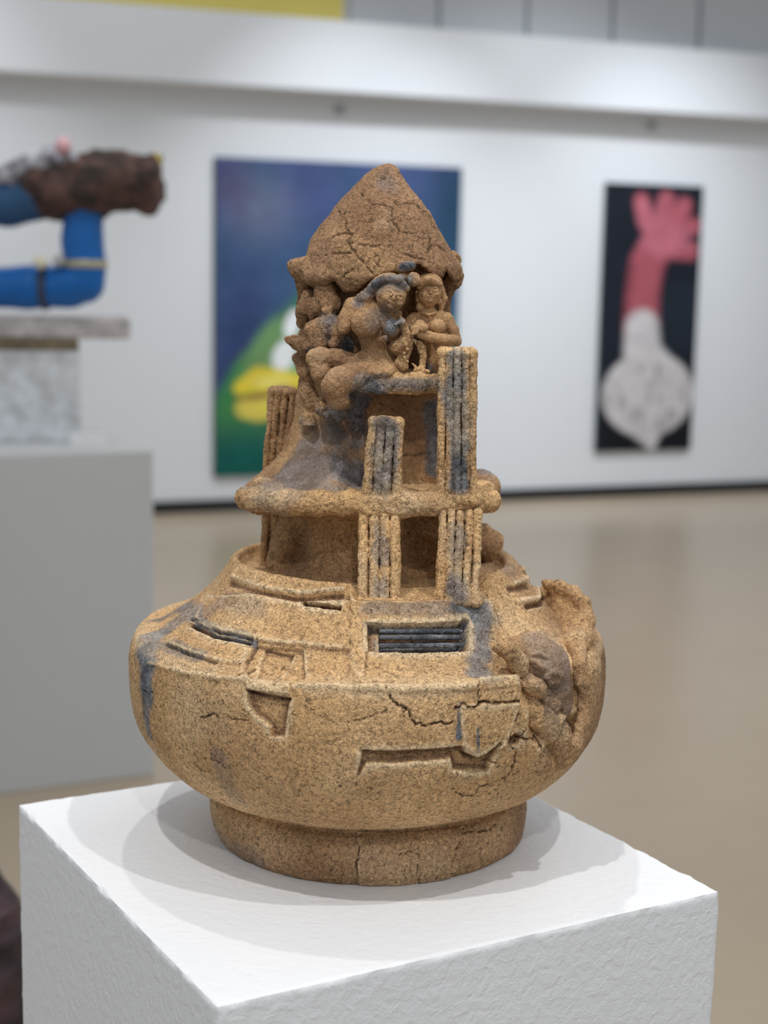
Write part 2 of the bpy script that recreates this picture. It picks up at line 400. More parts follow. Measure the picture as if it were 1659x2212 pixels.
STAINS = []      # (p, q, radius, strength) soot-blue marks in sculpture space
def stain_px(pts, y, r, s=1.0):
    P = [at(a, b, y) for a, b in pts]
    if len(P) == 1: P = P*2
    for a, b in zip(P[:-1], P[1:]): STAINS.append((a, b, r*PX, s))
def seg_dist(V, a, b):
    d = b-a; L = d@d
    if L < 1e-14: return np.linalg.norm(V-a, axis=-1)
    h = np.clip(((V-a)@d)/L, 0, 1); return np.linalg.norm(V-a-h[:, None]*d, axis=-1)
def stain_of(V, lst=None):
    n = fbm(V, 55, 3, 21); m = np.zeros(len(V))
    for a, b, r, s in (STAINS if lst is None else lst):
        d = seg_dist(V, a, b)/r + .35*n
        m = np.maximum(m, s*(1-sstep(.45, 1.15, d)))
    return m
class Field:
    """signed distance on a grid, smooth unions of clay pieces, surface nets"""
    def __init__(s, lo, hi, h):
        s.h = h; s.lo = np.array(lo, float); s.n = np.ceil((np.array(hi)-s.lo)/h).astype(int)+1
        s.F = np.full(tuple(s.n), .03, np.float32)
    def sub(s, lo, hi):
        a = np.clip(np.floor((lo-s.lo)/s.h).astype(int), 0, s.n-1); b = np.clip(np.ceil((hi-s.lo)/s.h).astype(int)+1, 0, s.n)
        if np.any(b-a < 1): return None, None
        g = [s.lo[i]+np.arange(a[i], b[i])*s.h for i in range(3)]
        X, Y, Z = np.meshgrid(*g, indexing='ij', sparse=True)
        return tuple(slice(a[i], b[i]) for i in range(3)), (X, Y, Z)
    def blend(s, sl, d, k, op):
        F = s.F[sl]; d = d.astype(np.float32)
        if op == '+':
            hh = np.clip(.5+.5*(F-d)/k, 0, 1); s.F[sl] = F*(1-hh)+d*hh-k*hh*(1-hh)
        elif op == '-':
            d = -d; hh = np.clip(.5-.5*(F-d)/k, 0, 1); s.F[sl] = F*(1-hh)+d*hh+k*hh*(1-hh)
        else:
            hh = np.clip(.5-.5*(F-d)/k, 0, 1); s.F[sl] = F*(1-hh)+d*hh+k*hh*(1-hh)
    def cap(s, a, b, ra, rb, k=.003, op='+', sq=(1, 1, 1)):
        a = np.array(a, float); b = np.array(b, float); m = max(ra, rb)*max(1, 1/min(sq))+k+2*s.h
        sl, G = s.sub(np.minimum(a, b)-m, np.maximum(a, b)+m)
        if sl is None: return
        d = b-a; L = d@d+1e-12; X, Y, Z = G
        t = np.clip(((X-a[0])*d[0]+(Y-a[1])*d[1]+(Z-a[2])*d[2])/L, 0, 1)
        q = np.sqrt(((X-a[0]-t*d[0])*sq[0])**2+((Y-a[1]-t*d[1])*sq[1])**2+((Z-a[2]-t*d[2])*sq[2])**2)-(ra+(rb-ra)*t)
        s.blend(sl, q, k, op)
    def chain(s, pts, k=.003, op='+', sq=(1, 1, 1)):
        """pts: (px, py, depth, radius px)"""
        P = [(at(p[0], p[1], p[2]), p[3]*PX) for p in pts]
        if len(P) == 1: P = P*2
        for (a, ra), (b, rb) in zip(P[:-1], P[1:]): s.cap(a, b, ra, rb, k, op, sq)
    def ell(s, c, r, k=.003, op='+', rot=0, rx=0):
        c = at(*c); r = np.array(r)*PX; m = r.max()+k+2*s.h
        sl, G = s.sub(c-m, c+m)
        if sl is None: return
        X, Y, Z = G[0]-c[0], G[1]-c[1], G[2]-c[2]; cr, sr = math.cos(rot), math.sin(rot)
        U = X*cr+Z*sr; Wz = -X*sr+Z*cr; V_ = Y + 0*U
        q = np.sqrt((U/r[0])**2+(V_/r[1])**2+(Wz/r[2])**2)
        g = np.sqrt((U/r[0]**2)**2+(V_/r[1]**2)**2+(Wz/r[2]**2)**2)+1e-9
        s.blend(sl, q*(q-1)/g, k, op)
    def box(s, lo, hi, rd=.002, k=.003, op='+'):
        lo = np.array(lo); hi = np.array(hi); c = (lo+hi)/2; r = (hi-lo)/2-rd; m = rd+k+2*s.h
        sl, G = s.sub(lo-m, hi+m)
        if sl is None: return
        q = [np.abs(G[i]-c[i])-r[i] for i in range(3)]
        o_ = np.sqrt(np.maximum(q[0], 0)**2+np.maximum(q[1], 0)**2+np.maximum(q[2], 0)**2)+np.minimum(np.maximum(np.maximum(q[0], q[1]), q[2]), 0)-rd
        s.blend(sl, o_, k, op)
    def fn(s, f, k=.003, op='+', lo=None, hi=None):
        lo = s.lo if lo is None else np.array(lo); hi = s.lo+s.n*s.h if hi is None else np.array(hi)
        sl, G = s.sub(lo, hi); s.blend(sl, f(*G), k, op)
    def mesh(s):
        F = s.F; F[0] = F[-1] = .01; F[:, 0] = F[:, -1] = .01; F[:, :, 0] = F[:, :, -1] = .01
        I = F < 0; n = I.shape; c = np.zeros(tuple(x-1 for x in n), np.int8)
        for a in (0, 1):
            for b in (0, 1):
                for d in (0, 1): c += I[a:n[0]-1+a, b:n[1]-1+b, d:n[2]-1+d]
        act = np.argwhere((c > 0) & (c < 8)); idx = np.full(c.shape, -1, np.int32); idx[tuple(act.T)] = np.arange(len(act))
        acc = np.zeros((len(act), 3)); cnt = np.zeros(len(act))
        cor = [(a, b, d) for a in (0, 1) for b in (0, 1) for d in (0, 1)]
        val = {q: F[tuple((act+np.array(q)).T)] for q in cor}
        for q in cor:
            for ax in range(3):
                if q[ax]: continue
                r = list(q); r[ax] = 1; r = tuple(r); f0, f1 = val[q], val[r]; m = (f0 < 0) != (f1 < 0)
                t = np.where(m, f0/(f0-f1+1e-20), 0); p = np.tile(np.array(q, float), (len(act), 1)); p[:, ax] += t
                acc[m] += p[m]; cnt[m] += 1
        V = s.lo+(act+acc/cnt[:, None])*s.h
        Q = []
        for ax in range(3):
            b, d = (ax+1) % 3, (ax+2) % 3
            sl0 = [slice(1, -1)]*3; sl0[ax] = slice(0, -1); sl1 = list(sl0); sl1[ax] = slice(1, None)
            A_, B_ = I[tuple(sl0)], I[tuple(sl1)]; e = np.argwhere(A_ != B_); off = np.array([1, 1, 1]); off[ax] = 0; e = e+off
            inside = I[tuple(e.T)]
            def cell(db, dd):
                q = e.copy(); q[:, b] -= db; q[:, d] -= dd; return idx[tuple(q.T)]
            q4 = np.stack([cell(1, 1), cell(0, 1), cell(0, 0), cell(1, 0)], -1)
            q4[~inside] = q4[~inside][:, ::-1]; Q.append(q4)
        Q = np.concatenate(Q); Q = Q[(Q >= 0).all(1)]
        return V, Q
def vnormals(V, Q):
    n = np.cross(V[Q[:, 2]]-V[Q[:, 0]], V[Q[:, 3]]-V[Q[:, 1]]); N = np.zeros_like(V)
    for i in range(4):
        for a in range(3): N[:, a] += np.bincount(Q[:, i], n[:, a], len(V))
    return N/(np.linalg.norm(N, axis=1)[:, None]+1e-12)
def relax(V, Q, it=1, f=.5):
    for _ in range(it):
        S = np.zeros_like(V); c = np.zeros(len(V))
        for i in range(4):
            j = Q[:, (i+1) % 4]; k_ = Q[:, (i-1) % 4]
            for a in range(3): S[:, a] += np.bincount(Q[:, i], V[j, a]+V[k_, a], len(V))
            c += 2*np.bincount(Q[:, i], minlength=len(V))
        V = V*(1-f)+f*S/c[:, None]
    return V
def clay_part(name, fld, tone=0.5, amp=.0006, amp2=.0003, cracks=(), extra=None, label=None, relax_it=1, pale=0.0, smooth=0.0):
    V, Q = fld.mesh(); V = relax(V, Q, relax_it); N = vnormals(V, Q)
    disp = amp*fbm(V, 70, 3, 3)+amp2*fbm(V, 380, 2, 8); crk = np.zeros(len(V))
    for pts, wd, dp in cracks:
        for a, b in zip(pts[:-1], pts[1:]):
            m = ((V > np.minimum(a, b)-.008) & (V < np.maximum(a, b)+.008)).all(1); ix = np.where(m)[0]
            if not len(ix): continue
            e = np.exp(-(seg_dist(V[ix], a, b)/wd)**2); crk[ix] = np.maximum(crk[ix], e)
    if cracks: disp -= crk*max(c[2] for c in cracks)
    V2 = V+N*disp[:, None]
    at_ = {'stain': stain_of(V), 'tone': np.clip(tone+.35*fbm(V, 22, 3, 14), 0, 1), 'crack': crk*.75,
           'pale': np.clip(pale+.5*fbm(V, 30, 2, 31)-.25, 0, .5), 'smooth_clay': np.full(len(V), smooth)}
    if extra: extra(V, N, at_)
    o = mesh_obj(name, V2, Q, CLAY, root, True, at_)
    if label: o['label'] = label
    return o
def jitter(P, amp, n=5, seed=0):
    rs = random.Random(seed); out = []
    for a, b in zip(P[:-1], P[1:]):
        for i in range(n):
            t = i/n; q = a+(b-a)*t
            if i: q = q+np.array([rs.uniform(-1, 1) for _ in range(3)])*amp
            out.append(q)
    out.append(P[-1]); return out

# ---- bowl: a turned body with carved relief
PROF = [(0, .147), (.003, .1515), (.012, .1555), (.026, .1575), (.038, .157), (.045, .1535), (.049, .148), (.0525, .1475), (.0555, .152),
        (.061, .168), (.070, .1865), (.085, .2035), (.100, .2145), (.120, .2250), (.145, .2303), (.172, .2315), (.190, .2300), (.2010, .2268), (.2056, .2230), (.2066, .2180),
        (.2092, .2060), (.219, .190), (.229, .176), (.241, .162), (.254, .150), (.265, .143), (.272, .139), (.2755, .135), (.2745, .1305), (.267, .128),
        (.2625, .122), (.2615, .10), (.261, .05)]
def resample(P, step):
    P = np.array(P, float)
    # Catmull-Rom
    out = []
    for i in range(len(P)-1):
        p0 = P[max(i-1, 0)]; p1 = P[i]; p2 = P[i+1]; p3 = P[min(i+2, len(P)-1)]
        for t in np.linspace(0, 1, 24, endpoint=False):
            out.append(.5*((2*p1)+(-p0+p2)*t+(2*p0-5*p1+4*p2-p3)*t*t+(-p0+3*p1-3*p2+p3)*t**3))
    out.append(P[-1]); out = np.array(out)
    L = np.r_[0, np.cumsum(np.linalg.norm(np.diff(out, axis=0), axis=1))]
    n = int(L[-1]/step); s = np.linspace(0, L[-1], n); return np.interp(s, L, out[:, 0]), np.interp(s, L, out[:, 1]), s
pz, pr_, psn = resample(PROF, .00082)
OUT = np.searchsorted(psn, psn[np.argmax(pz)])       # profile index of the rim crest
def hit(px, py):
    """where a picture point lies on the turned surface -> (angle, arc length, 3D)"""
    d = ray(px, py); t = np.linspace(1.0, 2.0, 4000); P = CL+d*t[:, None]
    r = np.hypot(P[:, 0], P[:, 1]); ir = np.interp(P[:, 2], pz[:OUT], pr_[:OUT], right=0, left=0)
    k = np.where(r < ir)[0]
    if len(k) == 0:
        k = np.argmin(np.where((P[:, 2] > 0) & (P[:, 2] < .275), r-ir, 9))
    else: k = k[0]
    q = P[k]; z = min(max(q[2], 0), pz[OUT-1]); s = np.interp(z, pz[:OUT], psn[:OUT]); th = math.atan2(q[0], -q[1]); rr = np.interp(z, pz[:OUT], pr_[:OUT])
    return th, s, np.array([rr*math.sin(th), -rr*math.cos(th), z])
FR = math.radians(112)
th = np.r_[np.linspace(-FR, FR, 1120, endpoint=False), np.linspace(FR, 2*math.pi-FR, 170, endpoint=False)]
TH, SS = np.meshgrid(th, psn); RR = np.repeat(pr_[:, None], len(th), 1); ZZ = np.repeat(pz[:, None], len(th), 1)
THw = (TH+math.pi) % (2*math.pi)-math.pi
dz = np.gradient(pz, psn); dr = np.gradient(pr_, psn)
nl = np.hypot(dz, dr); nr, nz = dz/nl, -dr/nl
B = np.stack([RR*np.sin(TH), -RR*np.cos(TH), ZZ], -1)
Nn = np.stack([nr[:, None]*np.sin(TH), -nr[:, None]*np.cos(TH), nz[:, None]+0*TH], -1)
Bf = B.reshape(-1, 3); Hh = np.zeros(len(Bf)); CR = np.zeros(len(Bf)); ST = np.zeros(len(Bf)); tf = THw.ravel(); sf = SS.ravel()
def poly_h(pts, depth, w=.0008, rad=.2, soft_in=None):
    """raise or carve a polygon (picture points on the surface)"""
    global Hh
    q = np.array([hit(*p)[:2] for p in pts]); q[:, 0] *= rad
    m = (tf*rad > q[:, 0].min()-.01) & (tf*rad < q[:, 0].max()+.01) & (sf > q[:, 1].min()-.01) & (sf < q[:, 1].max()+.01); ix = np.where(m)[0]
    U, Vv = tf[ix]*rad, sf[ix]; ins = np.zeros(len(ix), bool); dmin = np.full(len(ix), 9.)
    for i in range(len(q)):
        a, b = q[i], q[(i+1) % len(q)]; d = b-a
        h = np.clip(((U-a[0])*d[0]+(Vv-a[1])*d[1])/(d@d+1e-15), 0, 1); dmin = np.minimum(dmin, np.hypot(U-a[0]-h*d[0], Vv-a[1]-h*d[1]))
        c = ((a[1] > Vv) != (b[1] > Vv)) & (U < (b[0]-a[0])*(Vv-a[1])/(b[1]-a[1]+1e-15)+a[0]); ins ^= c
    sd = np.where(ins, dmin, -dmin)+.0006*fbm(Bf[ix], 160, 2, 4)
    Hh[ix] += 1.6*depth*sstep(-w, w, sd)
def line_h(pts, depth, w=.001, crack=.0, jit=.0012, seed=1, n=5):
    """groove (negative) or ridge along picture points"""
    P = [hit(*p)[2] for p in pts]; P = jitter(P, jit, n, seed) if jit else P
    acc = {}
    E = np.zeros(len(Bf)) if False else None
    for a, b in zip(P[:-1], P[1:]):
        lo, hi = np.minimum(a, b)-4*w, np.maximum(a, b)+4*w
        ix = np.where((Bf[:, 0] > lo[0]) & (Bf[:, 0] < hi[0]) & (Bf[:, 2] > lo[2]) & (Bf[:, 2] < hi[2]) & (Bf[:, 1] > lo[1]) & (Bf[:, 1] < hi[1]))[0]
        if not len(ix): continue
        e = np.exp(-(seg_dist(Bf[ix], a, b)/w)**2)
        LT[ix] = np.maximum(LT[ix], e); touched.append(ix)
    t = np.unique(np.concatenate(touched)) if touched else np.array([], int)
    Hh[t] += 1.5*depth*LT[t]; CR[t] = np.maximum(CR[t], crack*LT[t]); LT[t] = 0; touched.clear()
LT = np.zeros(len(Bf)); touched = []
def blob_h(px, py, r, depth, sq=1.0):
    c = hit(px, py)[2]; D = Bf-c; D2 = np.sqrt(D[:, 0]**2+D[:, 1]**2+(D[:, 2]*sq)**2); ix = D2 < r*PX*1.6
    Hh[ix] += depth*(1-sstep(.2, 1.5, D2[ix]/(r*PX)))
def stain_s(pts, r, s=1.0):
    P = [hit(*p)[2] for p in pts]
    if len(P) == 1: P = P*2
    for a, b in zip(P[:-1], P[1:]): BST.append((a, b, r*PX, s))
BST = []
# terrace steps and panels
poly_h([(430, 1330), (455, 1290), (560, 1283), (640, 1300), (745, 1296), (757, 1300), (756, 1405), (650, 1396), (545, 1384), (480, 1368), (420, 1342)], .0022, .0007)
line_h([(498, 1262), (560, 1284), (640, 1298), (735, 1290)], -.0024, .0026, .1, 0)
line_h([(505, 1246), (570, 1270), (650, 1280), (740, 1272)], .0016, .003, 0, 0)
poly_h([(655, 1301), (739, 1312), (737, 1320), (656, 1310)], -.0065, .0005)
line_h([(656, 1304), (737, 1315)], 0, .0012, .8, 0)
poly_h([(757, 1285), (1000, 1278), (1062, 1300), (1072, 1400), (1062, 1470), (780, 1476), (757, 1440)], .0020, .0035)
poly_h([(757, 1285), (792, 1290), (790, 1470), (757, 1470)], .0008, .0008)
poly_h([(793, 1348), (990, 1347), (998, 1340), (1010, 1345), (1007, 1411), (796, 1410)], -.0075, .0006)
poly_h([(820, 1356), (1003, 1355), (1003, 1407), (822, 1406)], -.006, .0005)
line_h([(795, 1410), (793, 1445)], -.0010, .0009, .3)
line_h([(414, 1338), (477, 1369), (547, 1384)], -.0030, .0012, .7, 0)
line_h([(414, 1352), (470, 1377), (540, 1392)], -.0045, .0016, .8, 0)
line_h([(414, 1345), (477, 1373), (543, 1387)], .0012, .001, 0, 0)
line_h([(361, 1393), (410, 1413), (470, 1433)], -.0022, .0016, .5, .0004)
poly_h([(365, 1392), (412, 1355), (470, 1382), (540, 1396), (532, 1440), (470, 1432), (410, 1412)], .0016, .0012)
poly_h([(548, 1392), (655, 1402), (664, 1466), (640, 1472), (545, 1466), (530, 1440)], -.0022, .0009)
poly_h([(571, 1402), (632, 1413), (622, 1440), (590, 1465), (560, 1462), (565, 1425)], -.0018, .0008)
line_h([(573, 1400), (631, 1411)], -.0022, .0011, .5, 0); line_h([(559, 1383), (543, 1421)], -.0018, .001, .4)
line_h([(611, 1430), (589, 1465)], -.0028, .0010, .7); line_h([(519, 1460), (550, 1442)], -.0025, .0014, .6)
poly_h([(538, 1475), (632, 1478), (632, 1500), (541, 1490)], .0014, .0008)
poly_h([(541, 1492), (633, 1512), (622, 1592), (592, 1592), (592, 1572), (556, 1540), (542, 1515)], -.0040, .0009)
line_h([(541, 1492), (633, 1511)], -.0045, .0011, .9, 0)
# carved band low on the front
poly_h([(793, 1623), (1003, 1614), (1010, 1628), (1035, 1639), (1060, 1627), (1087, 1605), (1081, 1628), (1060, 1668), (989, 1664), (985, 1640), (797, 1650), (781, 1676)], -.0042, .0016)
line_h([(793, 1624), (1003, 1615), (1012, 1630), (1036, 1640), (1060, 1628), (1086, 1606)], -.0022, .0013, .35, .0004)
line_h([(985, 1639), (990, 1663), (1060, 1667)], -.001, .0015, .2, .0003)
poly_h([(995, 1520), (1130, 1518), (1112, 1575), (1098, 1610), (1060, 1640), (1035, 1636), (1005, 1612)], .0020, .0012)
# curved bands at the right of the terrace
line_h([(1100, 1274), (1142, 1268), (1156, 1246)], -.003, .003, .2, 0)
line_h([(1110, 1264), (1140, 1250), (1150, 1232)], .003, .004, 0, 0)
line_h([(1135, 1312), (1165, 1306), (1183, 1290)], -.0036, .0022, .4, 0)
line_h([(1120, 1302), (1160, 1296), (1180, 1276)], .0028, .0045, 0, 0)
# keel lip
line_h([(330, 1432), (400, 1452), (480, 1464), (540, 1468)], .0014, .0026, 0, 0)
line_h([(640, 1484), (760, 1488), (900, 1490), (1020, 1482), (1120, 1462)], .0016, .0028, 0, .0004)
poly_h([(648, 1482), (1130, 1480), (1125, 1462), (1000, 1474), (800, 1480), (655, 1478)], .001, .002)
# right hand side: broken wall, hollow and relief
blob_h(1178, 1480, 48, -.016); blob_h(1190, 1560, 42, -.014); blob_h(1205, 1630, 34, -.008); blob_h(1235, 1500, 36, -.016); blob_h(1240, 1580, 30, -.010)
blob_h(1290, 1440, 34, .004)
blob_h(1125, 1600, 12, -.010)
cr = [([(838, 1488), (848, 1508), (866, 1524), (884, 1530), (893, 1548), (904, 1562), (925, 1568), (950, 1563), (985, 1560)], 1.9),
      ([(760, 1560), (795, 1552), (840, 1535)], 1.1), ([(884, 1530), (880, 1550)], 1.1), ([(1036, 1476), (1038, 1500), (1043, 1518)], 1.2),
      ([(992, 1530), (1002, 1522), (1030, 1528), (1043, 1518), (1085, 1519), (1130, 1517)], 2.3), ([(1130, 1517), (1128, 1545), (1112, 1578), (1110, 1605)], 2.3),
      ([(1130, 1517), (1145, 1490), (1160, 1478)], 1.8), ([(1110, 1605), (1125, 1630), (1118, 1660), (1100, 1690)], 2.0), ([(1135, 1598), (1160, 1600), (1178, 1598), (1178, 1640), (1165, 1670)], 2.2),
      ([(1135, 1596), (1160, 1560), (1185, 1520), (1195, 1495)], 2.0), ([(1050, 1282), (1068, 1310), (1078, 1345), (1105, 1380)], 1.2),
      ([(1105, 1383), (1142, 1366), (1170, 1378), (1205, 1395), (1225, 1412)], 2.4), ([(940, 1280), (990, 1284), (1040, 1278)], .9),
      ([(440, 1550), (455, 1548), (470, 1540), (478, 1548)], 1.5), ([(500, 1548), (520, 1556), (545, 1556)], 1.0), ([(440, 1512), (452, 1532)], .9),
      ([(448, 1640), (462, 1640), (482, 1648), (492, 1660)], 1.2), ([(425, 1652), (440, 1664), (458, 1668)], 1.3), ([(655, 1715), (658, 1692), (690, 1695)], .9),
      ([(812, 1446), (860, 1468)], .9), ([(985, 1705), (1010, 1722), (1030, 1722), (1045, 1700)], 1.5), ([(1045, 1700), (1080, 1690), (1130, 1670)], 1.5),
      ([(740, 1490), (752, 1560), (748, 1640), (756, 1700)], .55), ([(985, 1585), (980, 1612)], .6), ([(1060, 1650), (1100, 1652)], 1.3), ([(380, 1600), (400, 1625), (410, 1660)], .8),
      ([(620, 1750), (690, 1760), (722, 1768)], .8), ([(790, 1780), (840, 1782), (880, 1790)], .6), ([(300, 1425), (303, 1450)], 2.0), ([(315, 1490), (330, 1500), (340, 1490)], 1.3),
      ([(772, 1790), (776, 1830), (770, 1870), (776, 1918)], 1.6), ([(862, 1845), (885, 1838), (905, 1845), (900, 1880), (906, 1905)], 1.1), ([(1000, 1790), (985, 1830), (975, 1870), (978, 1900)], 1.4),
      ([(1003, 1800), (1050, 1795), (1070, 1780)], 1.5), ([(700, 1545), (730, 1560)], .8), ([(640, 1500), (690, 1545)], .6), ([(1085, 1500), (1120, 1495)], .8), ([(1060, 1690), (1020, 1640)], .6)]
for i, (pts, wd) in enumerate(cr): line_h(pts, -.0011*wd, .00055*wd**.6, min(.95, .5*wd), .0013, i+3, 6)
# vertical facet edges
poly_h([(640, 1480), (760, 1492), (765, 1780), (620, 1770), (622, 1600), (634, 1510)], .0008, .003)
poly_h([(773, 1795), (1000, 1785), (985, 1905), (776, 1918)], .0012, .0008)
# stains
stain_s([(335, 1375), (328, 1440), (326, 1500)], 40); stain_s([(322, 1500), (328, 1580)], 26, .95); stain_s([(360, 1395), (430, 1425)], 24, .7); stain_s([(400, 1330), (350, 1370)], 34, .7); stain_s([(345, 1340), (390, 1315), (430, 1330)], 28, .75)
stain_s([(430, 1345), (480, 1372), (545, 1388)], 16, .95); stain_s([(400, 1405), (440, 1420)], 14, .8); stain_s([(440, 1330), (500, 1300), (560, 1320)], 30, .35)
stain_s([(990, 1298), (1030, 1325)], 52, .95); stain_s([(1030, 1330), (1034, 1410), (1040, 1460)], 34, .85); stain_s([(793, 1352), (1005, 1352)], 10, .6); stain_s([(800, 1306), (880, 1315), (960, 1306)], 30, .5)
stain_s([(822, 1380), (1000, 1380)], 20, 1.0); stain_s([(998, 1520), (997, 1594)], 6, 1.0); stain_s([(1037, 1572), (1038, 1634)], 4, .9)
stain_s([(480, 1640), (520, 1730)], 26, .3); stain_s([(470, 1440), (500, 1600)], 20, .12); stain_s([(1180, 1380), (1200, 1560)], 30, .35)
stain_s([(460, 1790), (560, 1860)], 34, .35); stain_s([(1040, 1220), (1090, 1230)], 30, .3)
Hh += .0016*fbm(Bf, 9, 3, 41)+.00045*fbm(Bf, 60, 3, 5)
g_ = vnoise(Bf, 340, 12); Hh += .00030*g_+.0002*vnoise(Bf, 640, 13)
edge = sf < .012; Hh[edge] += (.0012*fbm(Bf[edge], 50, 3, 2))
Bd = Bf+Nn.reshape(-1, 3)*Hh[:, None]
Bd[:, 2] = np.maximum(Bd[:, 2], .0004)
# the body sits a little to the left of the foot; no rim where the pillars stand
Bd[:, 0] -= .0030*sstep(.052, .075, Bf[:, 2])*sstep(.23, .18, Bf[:, 2])
t0_, t1_ = hit(757, 1300)[0], hit(1062, 1300)[0]
sec = sstep(t0_-.02, t0_+.05, tf)*sstep(t1_+.06, t1_-.03, tf)*(np.hypot(Bf[:, 0], Bf[:, 1]) > .115)
Bd[:, 2] = np.where(Bd[:, 2] > .2615, Bd[:, 2]*(1-sec)+(.2615+.12*(Bd[:, 2]-.2615))*sec, Bd[:, 2])
# notches under the foot
low = sf < .003; Bd[low, 2] = np.clip(.0022*fbm(Bf[low], 45, 2, 77), 0.0001, .003)
st = stain_of(Bf, BST)
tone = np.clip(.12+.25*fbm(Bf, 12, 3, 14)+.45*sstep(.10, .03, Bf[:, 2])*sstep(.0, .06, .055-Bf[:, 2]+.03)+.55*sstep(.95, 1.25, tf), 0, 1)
def gblur(G, n):
    for ax in (0, 1):
        c = np.cumsum(np.concatenate([np.take(G, range(-n, 0), ax) if ax else np.repeat(G[:1], n, 0), G, np.take(G, range(n), ax) if ax else np.repeat(G[-1:], n, 0)], ax), ax)
        c = np.concatenate([np.zeros_like(np.take(c, [0], ax)), c], ax); m = 2*n+1
        G = (np.take(c, range(m, c.shape[ax]), ax)-np.take(c, range(c.shape[ax]-m), ax))/m
    return G
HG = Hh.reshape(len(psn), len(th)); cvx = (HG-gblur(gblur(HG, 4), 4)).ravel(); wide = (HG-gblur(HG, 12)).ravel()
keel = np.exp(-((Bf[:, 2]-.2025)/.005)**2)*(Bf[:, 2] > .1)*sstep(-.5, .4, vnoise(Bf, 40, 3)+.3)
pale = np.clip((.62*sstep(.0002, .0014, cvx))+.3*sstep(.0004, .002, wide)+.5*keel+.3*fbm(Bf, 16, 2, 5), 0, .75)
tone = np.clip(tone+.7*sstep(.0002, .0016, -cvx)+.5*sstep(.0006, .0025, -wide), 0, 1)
def grid_part(name, i0, i1, label=None):
    n = len(th); rows = np.arange(i0, i1); idx = np.arange(len(rows)*n).reshape(len(rows), n)
    nx = np.roll(idx, -1, 1); Q = np.stack([idx[:-1], nx[:-1], nx[1:], idx[1:]], -1).reshape(-1, 4)
    sl = slice(i0*n, i1*n)
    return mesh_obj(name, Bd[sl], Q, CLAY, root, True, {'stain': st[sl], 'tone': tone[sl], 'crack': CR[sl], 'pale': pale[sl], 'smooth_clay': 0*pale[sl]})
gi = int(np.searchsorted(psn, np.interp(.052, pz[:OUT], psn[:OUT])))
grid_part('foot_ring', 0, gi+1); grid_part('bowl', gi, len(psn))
# louvre slats in the window of the bowl
for i, yy in enumerate((1362, 1375, 1393)):
    f = Field((-.03, -.23, .20), (.12, -.14, .28), .0008)
    a, b = hit(824, yy)[2], hit(1002, yy-1)[2]
    nrm = np.array([math.sin(.2), -math.cos(.2), 1.2]); nrm /= np.linalg.norm(nrm); 
    prev = None
    for t in np.linspace(0, 1, 9):
        q = hit(824+178*t, yy-1*t)[2]; q = q-np.array([q[0], q[1], 0])/np.hypot(q[0], q[1])*.0048-np.array([0, 0, .002])
        if prev is not None: f.cap(prev, q, .0024, .0024, .0004)
        prev = q
    STAINS.clear(); STAINS.append((a, b, .03, 1.0)); clay_part('louvre_slat', f, .3, .0002, .0003)
STAINS.clear()

# stains of the upper structure
S_ = stain_px
S_([(715, 700), (740, 740)], -.045, 34); S_([(690, 768), (665, 765)], -.05, 20, .8); S_([(808, 618), (830, 602), (868, 604)], -.084, 30, .95); S_([(795, 632), (775, 648)], -.075, 22, .7)
S_([(852, 700), (842, 728)], -.088, 26, .9); S_([(800, 690), (830, 680)], -.085, 28, .4); S_([(770, 830), (800, 838)], -.078, 34, .95); S_([(790, 826), (935, 830)], -.092, 26, .75)
S_([(860, 800), (950, 800)], -.05, 26, .85); S_([(865, 700), (868, 720)], -.07, 12, .7); S_([(870, 575), (890, 572)], -.08, 16, 1)
S_([(780, 870), (775, 960)], -.03, 38, .95); S_([(690, 960), (620, 1035)], -.06, 95, .62); S_([(745, 930), (775, 1040)], -.05, 80, .85); S_([(680, 1045), (760, 1050)], -.075, 40, .6)
S_([(935, 880), (940, 1010)], -.01, 22, .9); S_([(1050, 1035), (1050, 1050)], .05, 40, .8); S_([(982, 780), (986, 900), (994, 1045)], -.101, 26, 1.0)
S_([(830, 930), (826, 1045)], -.108, 34, .85); S_([(848, 1035), (835, 1056)], -.11, 22, .6)
S_([(818, 1130), (820, 1210)], -.118, 20, .6); S_([(815, 1210), (822, 1290)], -.135, 24, .65); S_([(990, 1130), (985, 1200)], -.112, 20, .6); S_([(985, 1200), (985, 1282)], -.13, 30, .75)
S_([(650, 1110), (650, 1210)], -.06, 34, .45); S_([(795, 385), (700, 540)], -.06, 26, .45); S_([(833, 365), (833, 420)], -.02, 28, .3); S_([(905, 745), (880, 700)], -.07, 10, .3)

# ---- terrace slab
f = Field((-.15, -.11, .30), (.15, .12, .38), .0011)
zs = at(795, 1087, -.094)[2]
angs = np.radians([-180, -150, -120, -100, -84, -72, -60, -48, -36, -24, -12, 0, 12, 24, 36, 48, 60, 72, 84, 100, 120, 150, 180])   # 0 = towards the front
rads = np.array([.090, .10, .108, .112, .118, .118, .116, .110, .100, .095, .095, .095, .095, .095, .100, .108, .114, .116, .115, .112, .105, .10, .090])
def slab(X, Y, Z):
    a = np.arctan2(X, -Y); r = np.interp(a, angs, rads); rho = np.sqrt(X*X+Y*Y)
    wv = .0035*np.sin(a*5+.6)+.0022*np.sin(a*11)
    zc = zs+.0025*np.sin(X*45+1.2)-.0015*np.cos(a*3)
    th_ = .0085+.0016*np.sin(a*9)+.0025*np.exp(-((X-.005)/.03)**2)
    q1 = rho-(r+wv*.6-.008); q2 = np.abs(Z-zc)-(th_-.008*.9)
    return np.sqrt(np.maximum(q1, 0)**2+np.maximum(q2, 0)**2)+np.minimum(np.maximum(q1, q2), 0)-.008
f.fn(slab, .001)
